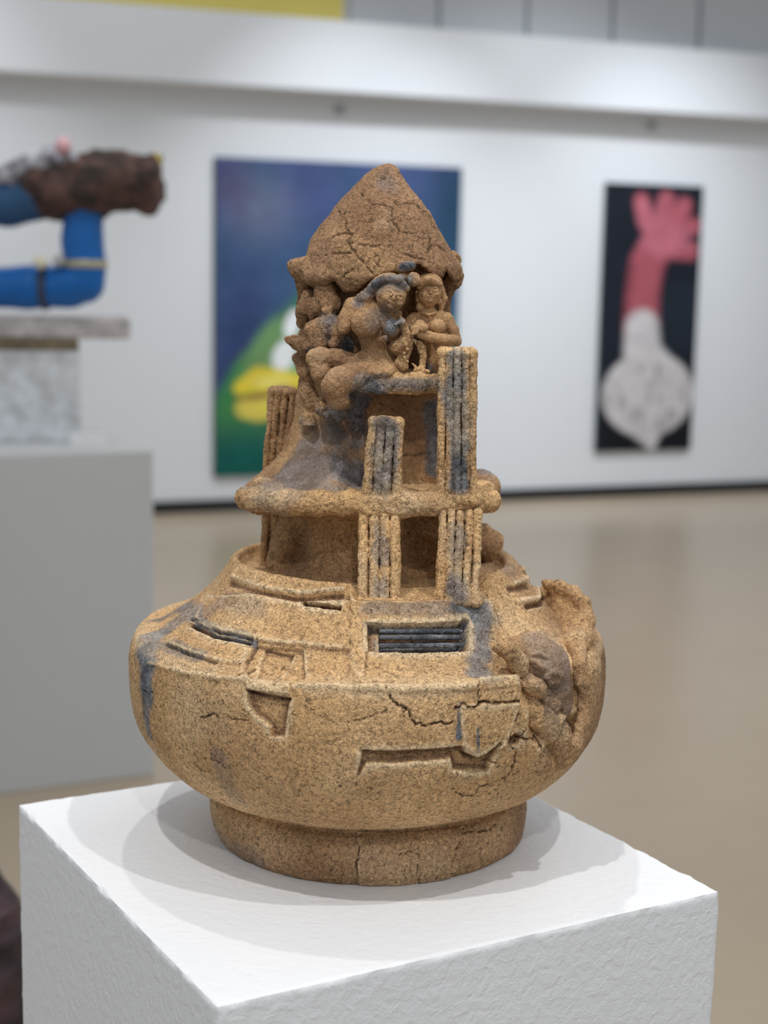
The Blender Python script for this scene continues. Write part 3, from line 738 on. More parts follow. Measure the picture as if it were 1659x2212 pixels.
f.chain([(532, 1076, -.045, 25), (560, 1082, -.06, 27), (620, 1086, -.078, 26), (690, 1088, -.09, 24), (750, 1086, -.094, 24), (800, 1088, -.098, 27), (860, 1090, -.098, 26), (930, 1090, -.096, 23), (1000, 1084, -.084, 24), (1058, 1082, -.06, 24)], .006)
clay_part('terrace_slab', f, .15, .0010, .0006, pale=.25)

# ---- core under the slab (drum with a doorway)
f = Field((-.12, -.10, .252), (.13, .11, .345), .0012)
def drum(X, Y, Z):
    t = np.clip((Z-.258)/.075, 0, 1); r = .080-.018*np.sin(np.pi*np.clip(t*1.05, 0, 1))+.016*sstep(.7, 1.0, t)+.012*(1-sstep(0, .22, t))
    cx = -.004; return (np.sqrt((X-cx)**2+(Y-.012)**2)-r)*.9
f.fn(drum, .002); f.fn(lambda X, Y, Z: Z-zs+.002+0*X+0*Y, .001, '&')
a0 = at(868, 1262, -.07); a1 = at(948, 1140, -.07)
f.cap((.055, .03, .25), (.055, .03, .35), .05, .05, .008); f.box((a0[0], -.12, a0[2]-.002), (a1[0]+.004, -.02, a1[2]+.02), .010, .004, '-')
f.cap((a0[0]+.02, -.1, a0[2]+.01), (a0[0]+.02, -.02, a0[2]+.02), .016, .016, .008, '-'); f.fn(lambda X, Y, Z: Z-zs+.002+0*X+0*Y, .001, '&')
# buttress merging into the terrace behind, and mound at right
f.cap(at(640, 1120, .02), at(600, 1215, .0), .018, .012, .012)
f.chain([(1045, 1150, .05, 20), (1062, 1180, .05, 30), (1075, 1210, .05, 34)], .01)
cks = [jitter([at(*p, -.062) for p in pts], .0015, 5, 5+i) for i, pts in enumerate([[(690, 1190), (700, 1160), (735, 1145), (765, 1150)], [(740, 1215), (720, 1190), (745, 1165)], [(870, 1170), (900, 1150)]])]
clay_part('drum_wall', f, .55, .0012, .0003, [(c, .001, .0012) for c in cks])

# ---- pillars
def pillar(name, x0b, x1b, yb, x0t, x1t, yt, dy, nrod=4, rows=2, seed=0, tone=.1, lean=0.0, cap_top=True, pale=.3, foot=0, label=None):
    rs = random.Random(seed); A_ = at((x0b+x1b)/2, yb, dy); T_ = at((x0t+x1t)/2, yt, dy+lean)
    wb = (x1b-x0b)*PX; wt = (x1t-x0t)*PX; m = max(wb, wt)/2+.012
    f = Field((min(A_[0], T_[0])-m, min(A_[1], T_[1])-.024, A_[2]-.014), (max(A_[0], T_[0])+m, max(A_[1], T_[1])+.026, T_[2]+.014), .0008)
    for j in range(rows):
        for i in range(nrod):
            u = (i+.5)/nrod-.5; r0 = wb/nrod*.455; r1 = wt/nrod*.455
            yo = (j-.5*(rows-1))*.011
            dzt = rs.uniform(-.002, .001); k_ = .0006
            pb = np.array([A_[0]+u*wb*.97, A_[1]+yo, A_[2]-.006]); pt = np.array([T_[0]+u*wt*.97, T_[1]+yo, T_[2]-r1+dzt])
            prev = pb; pr0 = r0
            for s in range(1, 6):
                q = pb+(pt-pb)*s/5+(np.array([rs.uniform(-1, 1)*.0007, rs.uniform(-1, 1)*.0012, 0]) if s < 5 else 0)
                r = (r0+(r1-r0)*s/5)*rs.uniform(.96, 1.05); f.cap(prev, q, pr0, r, k_); prev, pr0 = q, r
    # web between the rods, set back so the grooves stay open
    for i in range(12):
        u = (i+.5)/12-.5; f.cap((A_[0]+u*(wb-.008), A_[1]+.0035, A_[2]-.004), (T_[0]+u*(wt-.008), T_[1]+.0035, T_[2]-.006), .0035, .0035, .001)
    if cap_top: f.cap(T_+np.array([-wt/2+.005, 0, -.0035]), T_+np.array([wt/2-.005, 0, -.0035]), .0052, .0052, .002, sq=(1, .55, 1))
    if foot: f.cap(A_+np.array([-wb/2, 0, -.004]), A_+np.array([wb/2, 0, -.004]), .006*foot, .006*foot, .008)
    def dark_grooves(V, N, at_):
        u = (V[:, 0]-(A_[0]+(T_[0]-A_[0])*(V[:, 2]-A_[2])/(T_[2]-A_[2])))/(wb+(wt-wb)*(V[:, 2]-A_[2])/(T_[2]-A_[2]))/.97+.5
        g = np.abs((u*nrod) % 1-.5)*2; inner = (u > .5/nrod) & (u < 1-.5/nrod)
        at_['crack'] = np.maximum(at_['crack'], .5*sstep(.86, .99, g)*inner*(N[:, 1] < .3))
    return clay_part(name, f, tone, .0010, .0005, extra=dark_grooves, pale=pale, label=label, relax_it=1)
pillar('fluted_pillar', 944, 1030, 1068, 947, 1029, 754, -.090, 5, 2, 1, foot=.8, label='tall fluted pillar rising beside the figures')
pillar('fluted_pillar', 782, 864, 1068, 797, 871, 902, -.098, 4, 2, 2, foot=.7, label='short fluted pillar standing free on the slab front')
pillar('fluted_pillar', 566, 618, 1010, 577, 643, 838, .035, 4, 2, 3, .55, pale=.0, label='short fluted pillar at the back left of the slab')
pillar('fluted_pillar', 775, 863, 1298, 775, 864, 1096, -.128, 4, 2, 4, cap_top=False, foot=.4, lean=.030, label='fluted pillar under the slab, middle front')
pillar('fluted_pillar', 942, 1034, 1284, 948, 1040, 1096, -.122, 5, 2, 5, cap_top=False, foot=.5, lean=.028, label='fluted pillar under the slab, right of the doorway')
pillar('fluted_pillar', 560, 616, 1206, 566, 626, 1080, .02, 3, 2, 6, .5, cap_top=False, pale=0, label='fluted pillar under the slab at the back left')

# ---- mound, niche and platform above the slab
f = Field((-.145, -.11, .335), (.125, .115, .475), .0012)
xm = at(700, 1000, 0)[0]
zz_ = np.array([at(700, y, 0)[2] for y in (1062, 1040, 1020, 1000, 975, 940, 905, 860, 800)])
rr_ = np.array([168, 150, 126, 104, 84, 72, 62, 58, 50])*PX
def mound(X, Y, Z):
    a = np.arctan2(X-xm, -Y); r = np.interp(Z, zz_, rr_)*(1+.07*np.sin(3*a+1)+.04*np.sin(7*a)); return (np.sqrt((X-xm)**2+(Y+.004)**2*1.15)-r)*.72
f.fn(mound, .002)
f.fn(lambda X, Y, Z: X-at(792, 950, -.03)[0]-.0+0*Y-.10*(at(792, 905, -.03)[2]-Z)*.6, .004, '&')
# niche: back wall and left wall
b0, b1 = at(770, 1060, 0), at(965, 845, 0)
f.box((b0[0], -.012, b0[2]), (b1[0]+.012, .05, b1[2]), .006, .008)
f.cap((at(1040, 1048, .05)), (at(1052, 1050, .04)), .016, .014, .012)
# ragged holes at the mound crown
for p in ((702, 935, -.05, 13), (712, 915, -.05, 9), (660, 915, -.05, 12)): f.chain([p, (p[0], p[1], p[2]-.04, p[3])], .003, '-')
ck2 = [jitter([at(*p, y) for p in pts], .001, 5, 8+i) for i, (pts, y) in enumerate([([(748, 890), (775, 905), (795, 900)], -.03), ([(820, 870), (850, 885)], -.012), ([(800, 960), (870, 985), (930, 980)], -.012)])]
clay_part('niche_wall', f, .75, .0010, .00025, [(c, .001, .001) for c in ck2], smooth=.4)
f = Field((-.03, -.105, .44), (.085, .05, .475), .0009)
ztp = at(860, 812, -.08)[2]
f.chain([(785, 832, -.070, 21), (815, 828, -.074, 22), (860, 828, -.077, 20), (905, 825, -.078, 19), (950, 828, -.078, 20)], .006)
q0, q1 = at(765, 845, -.06), at(965, 815, -.06)
f.box((q0[0], -.078, ztp-.016), (q1[0]+.004, .045, ztp-.001), .004, .008)
clay_part('platform', f, .25, .0012, .0007, pale=.2)

# ---- core rock behind the figures
f = Field((-.095, -.075, .385), (.09, .085, .575), .0012)
f.chain([(800, 590, .0, 100), (800, 640, .005, 72), (790, 700, .0, 62), (780, 760, .0, 64), (760, 840, .0, 62)], .01)
f.chain([(920, 600, .03, 50), (930, 700, .035, 40), (940, 800, .03, 40)], .01)
f.chain([(700, 600, .01, 48), (690, 650, .01, 42), (690, 720, .01, 40), (690, 800, .0, 38), (690, 880, -.005, 32), (672, 930, -.01, 24)], .008)
f.chain([(850, 600, .035, 45), (885, 690, .058, 52), (888, 780, .058, 52), (870, 830, .05, 40)], .008)
f.chain([(770, 830, .0, 50), (752, 900, .0, 46), (740, 950, .0, 40)], .008)
f.chain([(975, 560, .0, 20), (978, 600, -.01, 16), (962, 640, -.005, 12), (955, 690, .0, 12)], .006)
clay_part('rock_core', f, .9, .0022, .0005, pale=-.2)

# ---- roof
f = Field((-.105, -.10, .515), (.10, .10, .668), .0009)
prof = [(353, 836, 7), (357, 836, 18), (364, 834, 27), (378, 829, 39), (400, 826, 57), (430, 824, 84), (460, 822.5, 107), (490, 818, 127), (520, 818, 146), (550, 822, 160), (575, 826, 169), (600, 824, 171), (640, 815, 150)]
rz = np.array([at(c, y, 0)[2] for y, c, r in prof])[::-1]; rx_ = np.array([at(c, y, 0)[0] for y, c, r in prof])[::-1]; rrr = np.array([r for y, c, r in prof])[::-1]/2275.
low_px = [(600, 575), (655, 588), (690, 596), (722, 606), (742, 632), (765, 632), (800, 604), (832, 589), (868, 584), (890, 574), (905, 570), (918, 582), (935, 594), (958, 600), (966, 582), (975, 600), (985, 612), (1000, 610), (1040, 600)]
lx = np.array([at(a, b, -.065)[0] for a, b in low_px]); lz = np.array([at(a, b, -.065)[2] for a, b in low_px])
def roof(X, Y, Z):
    cx = np.interp(Z, rz, rx_); r = np.interp(Z, rz, rrr); a = np.arctan2(X-cx, -Y)
    r = r*(1+.02*np.sin(2*a+.5)+.012*np.sin(5*a+2)); return (np.sqrt((X-cx)**2+(Y*1.04)**2)-r)*.8
f.fn(roof, .001)
f.fn(lambda X, Y, Z: Z-rz[-1]+0*X+0*Y, .003, '&')
# flat planes slapped on the clay: left facet and front facet
def plane(p, n, k=.006):
    n = np.array(n, float); n /= np.linalg.norm(n); f.fn(lambda X, Y, Z: (X-p[0])*n[0]+(Y-p[1])*n[1]+(Z-p[2])*n[2], k, '&')
pl_ = at(735, 470, -.035); plane(pl_, (-.80, -.42, .62), .003)
pf = at(830, 480, -.052); plane(pf, (.02, -.86, .50), .008)
f.fn(lambda X, Y, Z: (np.interp(X, lx, lz)-Z+.0+0*Y)*.8, .003, '&')
f.chain([(664, 590, -.02, 20), (650, 580, -.02, 17), (630, 572, -.02, 9)], .008); f.chain([(680, 600, -.03, 22), (700, 598, -.045, 18)], .006)
f.chain([(978, 575, -.01, 14), (985, 592, -.01, 11)], .006); f.chain([(870, 577, -.072, 14), (888, 575, -.075, 9)], .004)
f.chain([(640, 590, -.02, 8), (655, 610, -.01, 14), (660, 640, 0., 18)], .006)
def onroof(px, py):
    d = ray(px, py); t = np.linspace(1.3, 1.6, 900); P = CL+d*t[:, None]
    ix = np.round((P-f.lo)/f.h).astype(int); ok = ((ix >= 0) & (ix < f.n)).all(1); P = P[ok]; ix = ix[ok]; v = f.F[tuple(ix.T)]
    k = np.where(v < 0)[0]; return P[k[0]] if len(k) else P[np.argmin(v)]
rc = [[(780, 418), (795, 432), (805, 442), (830, 443), (848, 446)], [(748, 478), (745, 492), (755, 503), (760, 506), (750, 520), (758, 535), (775, 558), (805, 590)],
      [(720, 512), (740, 503), (760, 506)], [(758, 525), (778, 528), (800, 532), (820, 530)], [(848, 446), (845, 465), (850, 480), (858, 490), (862, 500)],
      [(848, 446), (870, 442), (895, 440), (915, 456), (930, 470), (935, 490), (942, 494), (960, 498)], [(862, 500), (890, 505), (930, 506)], [(930, 520), (926, 545), (935, 528)],
      [(820, 575), (815, 572), (820, 560)], [(702, 551), (740, 547), (758, 548)], [(740, 600), (745, 590), (762, 582)], [(885, 395), (895, 420)], [(878, 548), (895, 556), (912, 560)], [(730, 455), (748, 478)],
      [(860, 470), (838, 478)], [(945, 530), (965, 545)]]
rcr = [(jitter([onroof(*p) for p in pts], .0009, 5, 31+i), .0009, .0016) for i, pts in enumerate(rc)]
clay_part('roof', f, .92, .0008, .0004, rcr, pale=-.05)

# ---- figures
def fig(name, lo, hi, h=.0007): return Field(lo, hi, h)
# left-hand seated group
f = fig('', (-.105, -.09, .405), (-.0, .03, .555), .0009)
f.chain([(668, 640, -.02, 16), (657, 670, -.025, 16), (654, 700, -.02, 13)], .004)
f.chain([(700, 625, -.035, 24), (712, 655, -.04, 22), (690, 665, -.035, 20)], .004); f.ell((672, 668, -.035), (12, 10, 24), .002)
f.chain([(716, 660, -.045, 8), (708, 672, -.05, 8)], .001); f.chain([(706, 668, -.052, 4), (712, 684, -.052, 4)], .0005); f.chain([(698, 668, -.05, 4), (702, 682, -.05, 4)], .0005)
f.ell((700, 708, -.045), (38, 26, 26), .003, rot=.5); f.ell((675, 712, -.045), (18, 18, 20), .002); f.ell((728, 715, -.05), (18, 18, 26), .003)
f.chain([(735, 740, -.045, 20), (748, 750, -.04, 16)], .003); f.ell((722, 742, -.055), (12, 10, 12), .002)
f.chain([(690, 738, -.045, 24), (670, 745, -.04, 20)], .003)
f.chain([(622, 733, -.03, 8), (640, 740, -.03, 14), (662, 750, -.03, 20)], .003)
f.chain([(655, 775, -.02, 16), (662, 800, -.02, 20), (655, 760, -.02, 14)], .003); f.chain([(640, 772, -.015, 10), (650, 785, -.015, 10)], .003)
f.chain([(650, 845, -.015, 7), (668, 850, -.02, 20), (680, 870, -.02, 24)], .004); f.chain([(668, 815, -.02, 14), (662, 835, -.02, 14)], .004)
f.chain([(664, 910, -.03, 18), (672, 925, -.035, 16), (655, 935, -.03, 12)], .003)
clay_part('seated_figure_group', f, .85, .0012, .0005, pale=-.1, label='worn brown seated figures at the left of the roof')
# large woman in front
def face(f, cx, cy, dy, s, rot=0, closed=True):
    """eyes, brows, nose, mouth and chin on the front of a head; s = head radius in px"""
    c, sn = math.cos(rot), math.sin(rot)
    def q(u, v): return (cx+(u*c-v*sn)*s, cy+(u*sn+v*c)*s)
    def ch(pts, k, op='+'):
        f.chain([(*q(u, v), dy-d*s*PX, r*s) for u, v, d, r in pts], k, op)
    ch([(-.55, -.12, .86, .12), (-.2, -.10, .98, .12)], .0006, '-'); ch([(.22, -.10, .98, .12), (.56, -.12, .86, .12)], .0006, '-')       # sockets
    ch([(-.5, -.08, .80, .13), (-.24, -.07, .90, .13)], .0003); ch([(.26, -.07, .90, .13), (.52, -.08, .80, .13)], .0003)           # lids
    ch([(-.62, -.26, .80, .06), (-.38, -.36, .92, .07), (-.12, -.24, 1.0, .06)], .0006); ch([(.12, -.24, 1.0, .06), (.38, -.36, .92, .07), (.62, -.26, .80, .06)], .0006)
    ch([(0, -.22, .98, .08), (0, .12, 1.14, .10)], .0008); ch([(-.1, .14, 1.04, .07), (.1, .14, 1.04, .07)], .0006)                  # nose
    ch([(-.2, .40, .98, .06), (0, .36, 1.06, .06), (.2, .40, .98, .06)], .0004); ch([(-.14, .49, .98, .06), (.14, .49, .98, .06)], .0005)
    ch([(-.2, .44, 1.04, .025), (.2, .44, 1.04, .025)], .0003, '-'); ch([(0, .72, .80, .2)], .0015)
    ch([(-.5, .25, .72, .22)], .002); ch([(.5, .25, .72, .22)], .002)
f = fig('', (-.068, -.118, .425), (.048, -.005, .560), .00062)
f.ell((845, 638, -.078), (29, 30, 34), .002, rot=-.45)
f.ell((836, 618, -.066), (38, 34, 28), .002, rot=.25)                      # hair cap
face(f, 851, 642, -.079, 29, .38)
f.chain([(812, 612, -.082, 8), (835, 600, -.086, 8), (862, 604, -.088, 8), (877, 622, -.082, 7)], .0015)     # hair roll
f.ell((790, 641, -.072), (17, 14, 13), .0015); f.ell((777, 643, -.072), (8, 8, 10), .001); f.chain([(803, 622, -.076, 9), (794, 632, -.074, 9)], .001)
f.ell((868, 600, -.072), (12, 12, 10), .001); f.ell((893, 603, -.078), (13, 12, 14), .001); f.chain([(885, 598, -.07, 9), (868, 602, -.07, 8)], .002)
f.chain([(833, 672, -.068, 14), (822, 692, -.066, 17)], .003)
f.chain([(766, 660, -.066, 18), (800, 676, -.068, 22), (836, 694, -.068, 20)], .005)
f.chain([(760, 662, -.066, 19), (748, 686, -.07, 16), (744, 708, -.074, 12)], .002)
f.chain([(798, 695, -.066, 34), (806, 730, -.064, 26), (810, 755, -.062, 23), (806, 780, -.062, 34)], .006)
f.ell((789, 698, -.084), (29, 24, 30), .003); f.ell((846, 708, -.078), (18, 18, 19), .0015); f.chain([(852, 700, -.070, 10), (862, 714, -.066, 7)], .002)
f.chain([(826, 700, -.094, 6), (834, 718, -.094, 7), (824, 728, -.092, 4)], .0008, '-'); f.chain([(818, 735, -.080, 5), (832, 730, -.084, 5)], .001)
f.chain([(856, 680, -.058, 12), (862, 700, -.056, 10)], .003)
f.ell((808, 786, -.064), (44, 28, 28), .005); f.ell((822, 792, -.072), (26, 18, 22), .004)
f.chain([(800, 798, -.068, 28), (765, 812, -.078, 27), (735, 822, -.090, 28), (722, 832, -.094, 26)], .004)
f.chain([(722, 836, -.092, 25), (730, 862, -.086, 21), (742, 870, -.072, 14)], .003)
f.chain([(780, 790, -.058, 22), (730, 775, -.062, 18), (690, 770, -.062, 18), (676, 772, -.062, 15)], .003)
f.chain([(680, 776, -.062, 18), (694, 805, -.062, 22), (712, 835, -.058, 16)], .003)
f.chain([(830, 796, -.074, 14), (850, 800, -.074, 10), (862, 804, -.074, 7)], .003); f.chain([(812, 806, -.082, 12), (842, 806, -.082, 8)], .003)
clay_part('reclining_woman', f, .72, .0008, .0005, pale=.08, smooth=.45, label='large clay woman with a bun, bent head and bare torso')
f = fig('', (-.072, -.09, .395), (-.02, -.02, .445), .0008)
f.chain([(700, 876, -.05, 20), (724, 884, -.05, 26), (738, 880, -.04, 22)], .003); f.ell((694, 882, -.06), (12, 10, 16), .001); f.ell((706, 898, -.062), (9, 9, 9), .001)
f.chain([(735, 868, -.065, 10), (748, 880, -.055, 18)], .003)
clay_part('hanging_foot', f, .8, .0007, .0004, pale=.1)
# second woman
f = fig('', (.02, -.095, .445), (.085, -.0, .556), .00062)
f.ell((928, 630, -.060), (24, 24, 31), .001, rot=0); f.ell((928, 614, -.052), (28, 26, 24), .002); face(f, 930, 630, -.060, 25, 0)
f.chain([(906, 618, -.068, 6), (925, 603, -.075, 7), (948, 614, -.066, 6)], .001)
f.chain([(953, 625, -.052, 8), (958, 645, -.05, 8), (953, 662, -.05, 7)], .0015); f.chain([(903, 635, -.056, 6), (904, 648, -.056, 6)], .001)
f.ell((908, 663, -.058), (8, 7, 9), .0008); f.ell((950, 652, -.058), (6, 6, 7), .0008)
f.chain([(927, 656, -.056, 11), (927, 678, -.055, 12)], .002); f.chain([(914, 676, -.062, 3), (927, 680, -.067, 3), (942, 675, -.062, 3)], .0006)
f.chain([(896, 690, -.052, 14), (927, 690, -.054, 17), (962, 690, -.052, 15)], .005); f.ell((928, 708, -.054), (36, 22, 26), .003)
f.ell((906, 707, -.066), (15, 13, 15), .002); f.ell((945, 705, -.066), (16, 13, 15), .002)
f.chain([(966, 692, -.052, 13), (980, 714, -.054, 11), (987, 735, -.056, 10)], .0015)
f.chain([(986, 737, -.058, 11), (958, 733, -.070, 11), (928, 727, -.076, 10), (908, 722, -.078, 8)], .0012)
f.chain([(890, 692, -.052, 12), (882, 708, -.06, 9), (895, 712, -.072, 8)], .0015); f.ell((914, 708, -.082), (10, 9, 9), .0008)
for i in range(4): f.chain([(904-i*1, 706+i*4, -.083, 3), (893-i, 709+i*4.5, -.082, 2.6)], .0004)
f.chain([(936, 735, -.05, 24), (944, 765, -.048, 24), (946, 800, -.048, 26)], .004)
clay_part('standing_woman', f, .66, .0005, .0003, pale=.05, smooth=.6, label='smaller clay woman with calm face and folded arms')
# bird and ragged prop
f = fig('', (.0, -.10, .443), (.052, -.045, .515), .0007)
f.chain([(846, 750, -.066, 9), (860, 750, -.076, 15), (873, 740, -.078, 13), (878, 720, -.080, 8.5), (872, 704, -.082, 6.5)], .002)
f.ell((868, 695, -.084), (8.5, 7, 8), .001); f.chain([(862, 696, -.087, 4), (852, 702, -.090, 1.8)], .0005); f.chain([(866, 686, -.076, 3), (862, 680, -.074, 2)], .0006)
f.chain([(844, 748, -.064, 7), (838, 738, -.06, 3)], .001)
f.chain([(884, 708, -.070, 5), (888, 728, -.07, 6), (884, 752, -.072, 7), (876, 770, -.074, 8)], .001)
f.chain([(874, 766, -.074, 8), (864, 784, -.076, 11), (872, 792, -.078, 10)], .002)
for i in range(5): f.ell((876+4*math.sin(i*2), 745+9*i, -.084), (4, 3, 4), .0008)
clay_part('bird', f, .65, .0007, .0005, pale=.1)
f = fig('', (.022, -.095, .440), (.058, -.05, .512), .0007)
f.chain([(888, 730, -.07, 3), (903, 744, -.073, 4), (912, 752, -.074, 7), (914, 772, -.074, 6), (912, 792, -.074, 7)], .0015); f.chain([(906, 742, -.074, 6), (912, 760, -.074, 7)], .001)
f.chain([(912, 794, -.076, 6), (898, 800, -.078, 5)], .001); f.ell((920, 803, -.078), (11, 8, 6), .001)
for i in range(3): f.chain([(890+i*5, 785+i*5, -.076, 1.8), (903+i*2, 797+i*2, -.077, 2)], .0003)
clay_part('ragged_prop', f, .6, .0007, .0005, pale=.1)

# ---- right side of the bowl: torn wall and reclining face
STAINS.clear()
S_([(1180, 1400), (1200, 1480), (1200, 1550)], -.15, 60, .4)
f = Field((.09, -.20, .08), (.245, .03, .295), .0012)
def sf3(px, py, out=0.0):
    q = hit(px, py)[2]; r = math.hypot(q[0], q[1]); return q+np.array([q[0], q[1], 0])/r*out
def schain(pts, k=.004, op='+'):
    P = [(sf3(a, b, o_), r*PX) for a, b, o_, r in pts]
    for (a, ra), (b, rb) in zip(P[:-1], P[1:]): f.cap(a, b, ra, rb, k, op)
def near(pts, o_=.005):
    r = []
    for a, b, y, q in pts:
        hp_ = hit(a, b)[2]; r.append((a, b, min(y, hp_[1]-o_) if b > 1330 else y, q))
    return r
f.chain(near([(1180, 1262, .0, 12), (1210, 1268, -.01, 14), (1240, 1280, -.02, 15), (1262, 1305, -.035, 14), (1268, 1340, -.05, 14), (1258, 1375, -.065, 14), (1248, 1410, -.08, 15), (1252, 1440, -.09, 14),
         (1258, 1475, -.10, 12), (1262, 1520, -.105, 11), (1258, 1565, -.11, 11), (1242, 1610, -.11, 11), (1225, 1645, -.112, 9)]), .005)
f.chain(near([(1190, 1285, .02, 26), (1222, 1305, .0, 32), (1240, 1345, -.02, 34), (1238, 1400, -.04, 28)], -.006), .012)
f.chain([(1283, 1390, -.02, 18), (1284, 1450, -.03, 20), (1280, 1500, -.03, 18)], .01)
f.chain([(1240, 1430, -.095, 10), (1225, 1450, -.10, 12), (1242, 1470, -.10, 8)], .002)
clay_part('torn_wall', f, .35, .0022, .0006, pale=.25)
f = Field((.12, -.21, .10), (.205, -.08, .25), .0009)
f.ell((1166, 1432, -.142), (64, 44, 46), .004, rot=-.55); f.ell((1198, 1482, -.132), (37, 40, 70), .008, rot=.15)
f.chain([(1118, 1400, -.150, 24), (1150, 1405, -.142, 30), (1190, 1425, -.128, 30)], .010)
f.chain([(1200, 1520, -.132, 26), (1205, 1570, -.128, 16)], .008)
def onf(px, py):
    d = ray(px, py); t = np.linspace(1.2, 1.6, 1300); P = CL+d*t[:, None]
    ix = np.round((P-f.lo)/f.h).astype(int); ok = ((ix >= 0) & (ix < f.n)).all(1); P = P[ok]; ix = ix[ok]; v = f.F[tuple(ix.T)]
    k = np.where(v < 0)[0]; return P[k[0]] if len(k) else P[np.argmin(v)]
def fch(pts, r, k=.001, op='+'):
    P = [onf(*p) for p in pts]
    for a, b in zip(P[:-1], P[1:]): f.cap(a, b, r*PX, r*PX, k, op)
fch([(1152, 1428), (1166, 1436), (1172, 1444)], 7, .003); fch([(1180, 1462), (1195, 1452), (1210, 1458), (1204, 1472), (1188, 1472), (1180, 1462)], 6, .002)
fch([(1150, 1414), (1164, 1410), (1180, 1420)], 3, .001); fch([(1152, 1420), (1168, 1422), (1180, 1426)], 2.6, .001, '-')
fch([(1184, 1462), (1196, 1459), (1206, 1463)], 2.8, .0006, '-'); fch([(1155, 1436), (1158, 1440)], 3, .0006, '-'); fch([(1172, 1430), (1176, 1434)], 3, .0006, '-')
fch([(1168, 1475), (1180, 1490), (1200, 1492)], 2.5, .001, '-'); fch([(1185, 1505), (1210, 1508)], 3, .001); fch([(1180, 1535), (1200, 1545), (1214, 1535)], 4, .001, '-')
clay_part('face_relief', f, .62, .0010, .0003, pale=-.05, smooth=.35, label='smooth darker face lying in the broken side')
f = Field((.10, -.22, .08), (.19, -.10, .245), .0009)
f.chain([(1075, 1400, -.185, 10), (1095, 1405, -.18, 16), (1118, 1428, -.172, 20), (1122, 1448, -.17, 16)], .004)
f.ell((1150, 1482, -.166), (34, 26, 20), .003, rot=-.6); f.ell((1180, 1512, -.148), (26, 24, 34), .003, rot=.5)
f.ell((1148, 1535, -.164), (24, 22, 52), .0015, rot=.55)
f.ell((1172, 1562, -.156), (30, 24, 44), .0015, rot=.65)
f.ell((1155, 1634, -.152), (30, 24, 42), .0015, rot=.5); f.ell((1204, 1600, -.132), (30, 26, 62), .0015, rot=.1)
f.chain([(1118, 1600, -.175, 4), (1128, 1590, -.175, 4), (1122, 1612, -.172, 5)], .0006); f.chain([(1225, 1500, -.12, 9), (1235, 1540, -.115, 10), (1232, 1590, -.115, 12)], .003)
clay_part('clay_folds', f, .40, .0016, .0006, pale=.15)

# ------------------------------------------------------------------ neighbouring exhibit on its pedestal (out of focus)
def ground_at(px, py, z=0.0):
    d = ray(px, py); t = (z-CAM[2])/d[2]; return CAM+d*t
def atd(px, py, D):                          # point at world depth y
    d = ray(px, py); return CAM+d*((D)/d[1])
gr = ground_at(334, 1674); zt = atd(318, 972, gr[1]-CAM[1])[2]
PED = plain('grey_white_pedestal_paint', (.62, .63, .64), .8, .0005, 50, var=.02)
ang = .45; pw = .72
ex = np.array([math.cos(ang), math.sin(ang), 0]); ey2 = np.array([-math.sin(ang), math.cos(ang), 0])
pc = gr-ex*pw/2+ey2*pw/2*.8
ped = box('pedestal', (-pw/2, pw/2, -pw*.4, pw*.4, 0, zt), PED, None, .006, (pc[0], pc[1], 0), ang)
tag(ped, 'large grey-white pedestal at the left behind the clay sculpture', 'plinth')
DE = gr[1]-CAM[1]-.02                        # depth of the exhibit
def A(px, py, d=0.0): return atd(px, py, DE+d)
sc = DE/F_PX*1.02                            # metres per pixel there
def tube(name, pts, mat, parent, amp=0, seed=0, h=.012, k=.02, fsc=8, cut=None):
    """blended clay or resin pieces: (px, py, depth offset, radius px)"""
    P = [(A(a, b, d), r*sc) for a, b, d, r in pts]
    lo = np.min([p-r for p, r in P], 0)-.05; hi = np.max([p+r for p, r in P], 0)+.05
    f = Field(lo, hi, h)
    for (a, ra), (b, rb) in zip(P[:-1], P[1:]): f.cap(a, b, ra, rb, k)
    if cut is not None: f.fn(lambda X, Y, Z: X-cut-.12*(Z-P[0][0][2])+0*Y, .02, '&')
    V, Q = f.mesh(); V = relax(V, Q, 2); N = vnormals(V, Q)
    if amp: V = V+N*(amp*fbm(V, fsc, 3, seed))[:, None]
    o = mesh_obj(name, V-np.array(parent.location), Q, mat, parent); return o
def bar(name, x0, x1, y0, y1, mat, parent, d=0.0, dep=.2, bev=.006):
    a = A(x0, y1, d); b = A(x1, y0, d); return box(name, (a[0]-parent.location[0], b[0]-parent.location[0], 0+d, dep+d, a[2]-parent.location[2], b[2]-parent.location[2]), mat, parent, bev)
zt_ = zt
def mottled(name, c1, c2, sc_=20, rough=.8, bump=.004):
    m, nt, b = new_mat(name); tc = node(nt, 'ShaderNodeTexCoord').outputs['Object']; n_ = noise(nt, tc, sc_, 5, .6)
    nt.links.new(mix(nt, ramp(nt, n_, ((.38, 0), (.62, 1))), c1, c2), b.inputs['Base Color']); b.inputs['Roughness'].default_value = rough
    bp = node(nt, 'ShaderNodeBump'); bp.inputs['Distance'].default_value = bump; nt.links.new(noise(nt, tc, sc_*2, 4), bp.inputs['Height']); nt.links.new(bp.outputs[0], b.inputs['Normal'])
    return m
def put(px, top, name, label, cat):
    q = A(px, top, .15); e = empty(name, tuple(q)); tag(e, label, cat); return e
BLK = mottled('pitted_white_block', (.55, .56, .57), (.80, .84, .88), 14, .85, .006)
a, b = A(-230, 960, .12), A(147, 757, .12)
e1 = empty('stone_block', ((a[0]+b[0])/2, CAM[1]+DE+.27, zt), .2); tag(e1, 'pitted whitish block with brown wooden cap, standing on the left pedestal', 'block')
hw = (b[0]-a[0])/2
box('block', (-hw, hw, -.15, .15, 0.0, b[2]-zt), BLK, e1, .012)
zc0 = b[2]; zc1 = A(0, 731, .12)[2]; zc2 = A(0, 686, .12)[2]
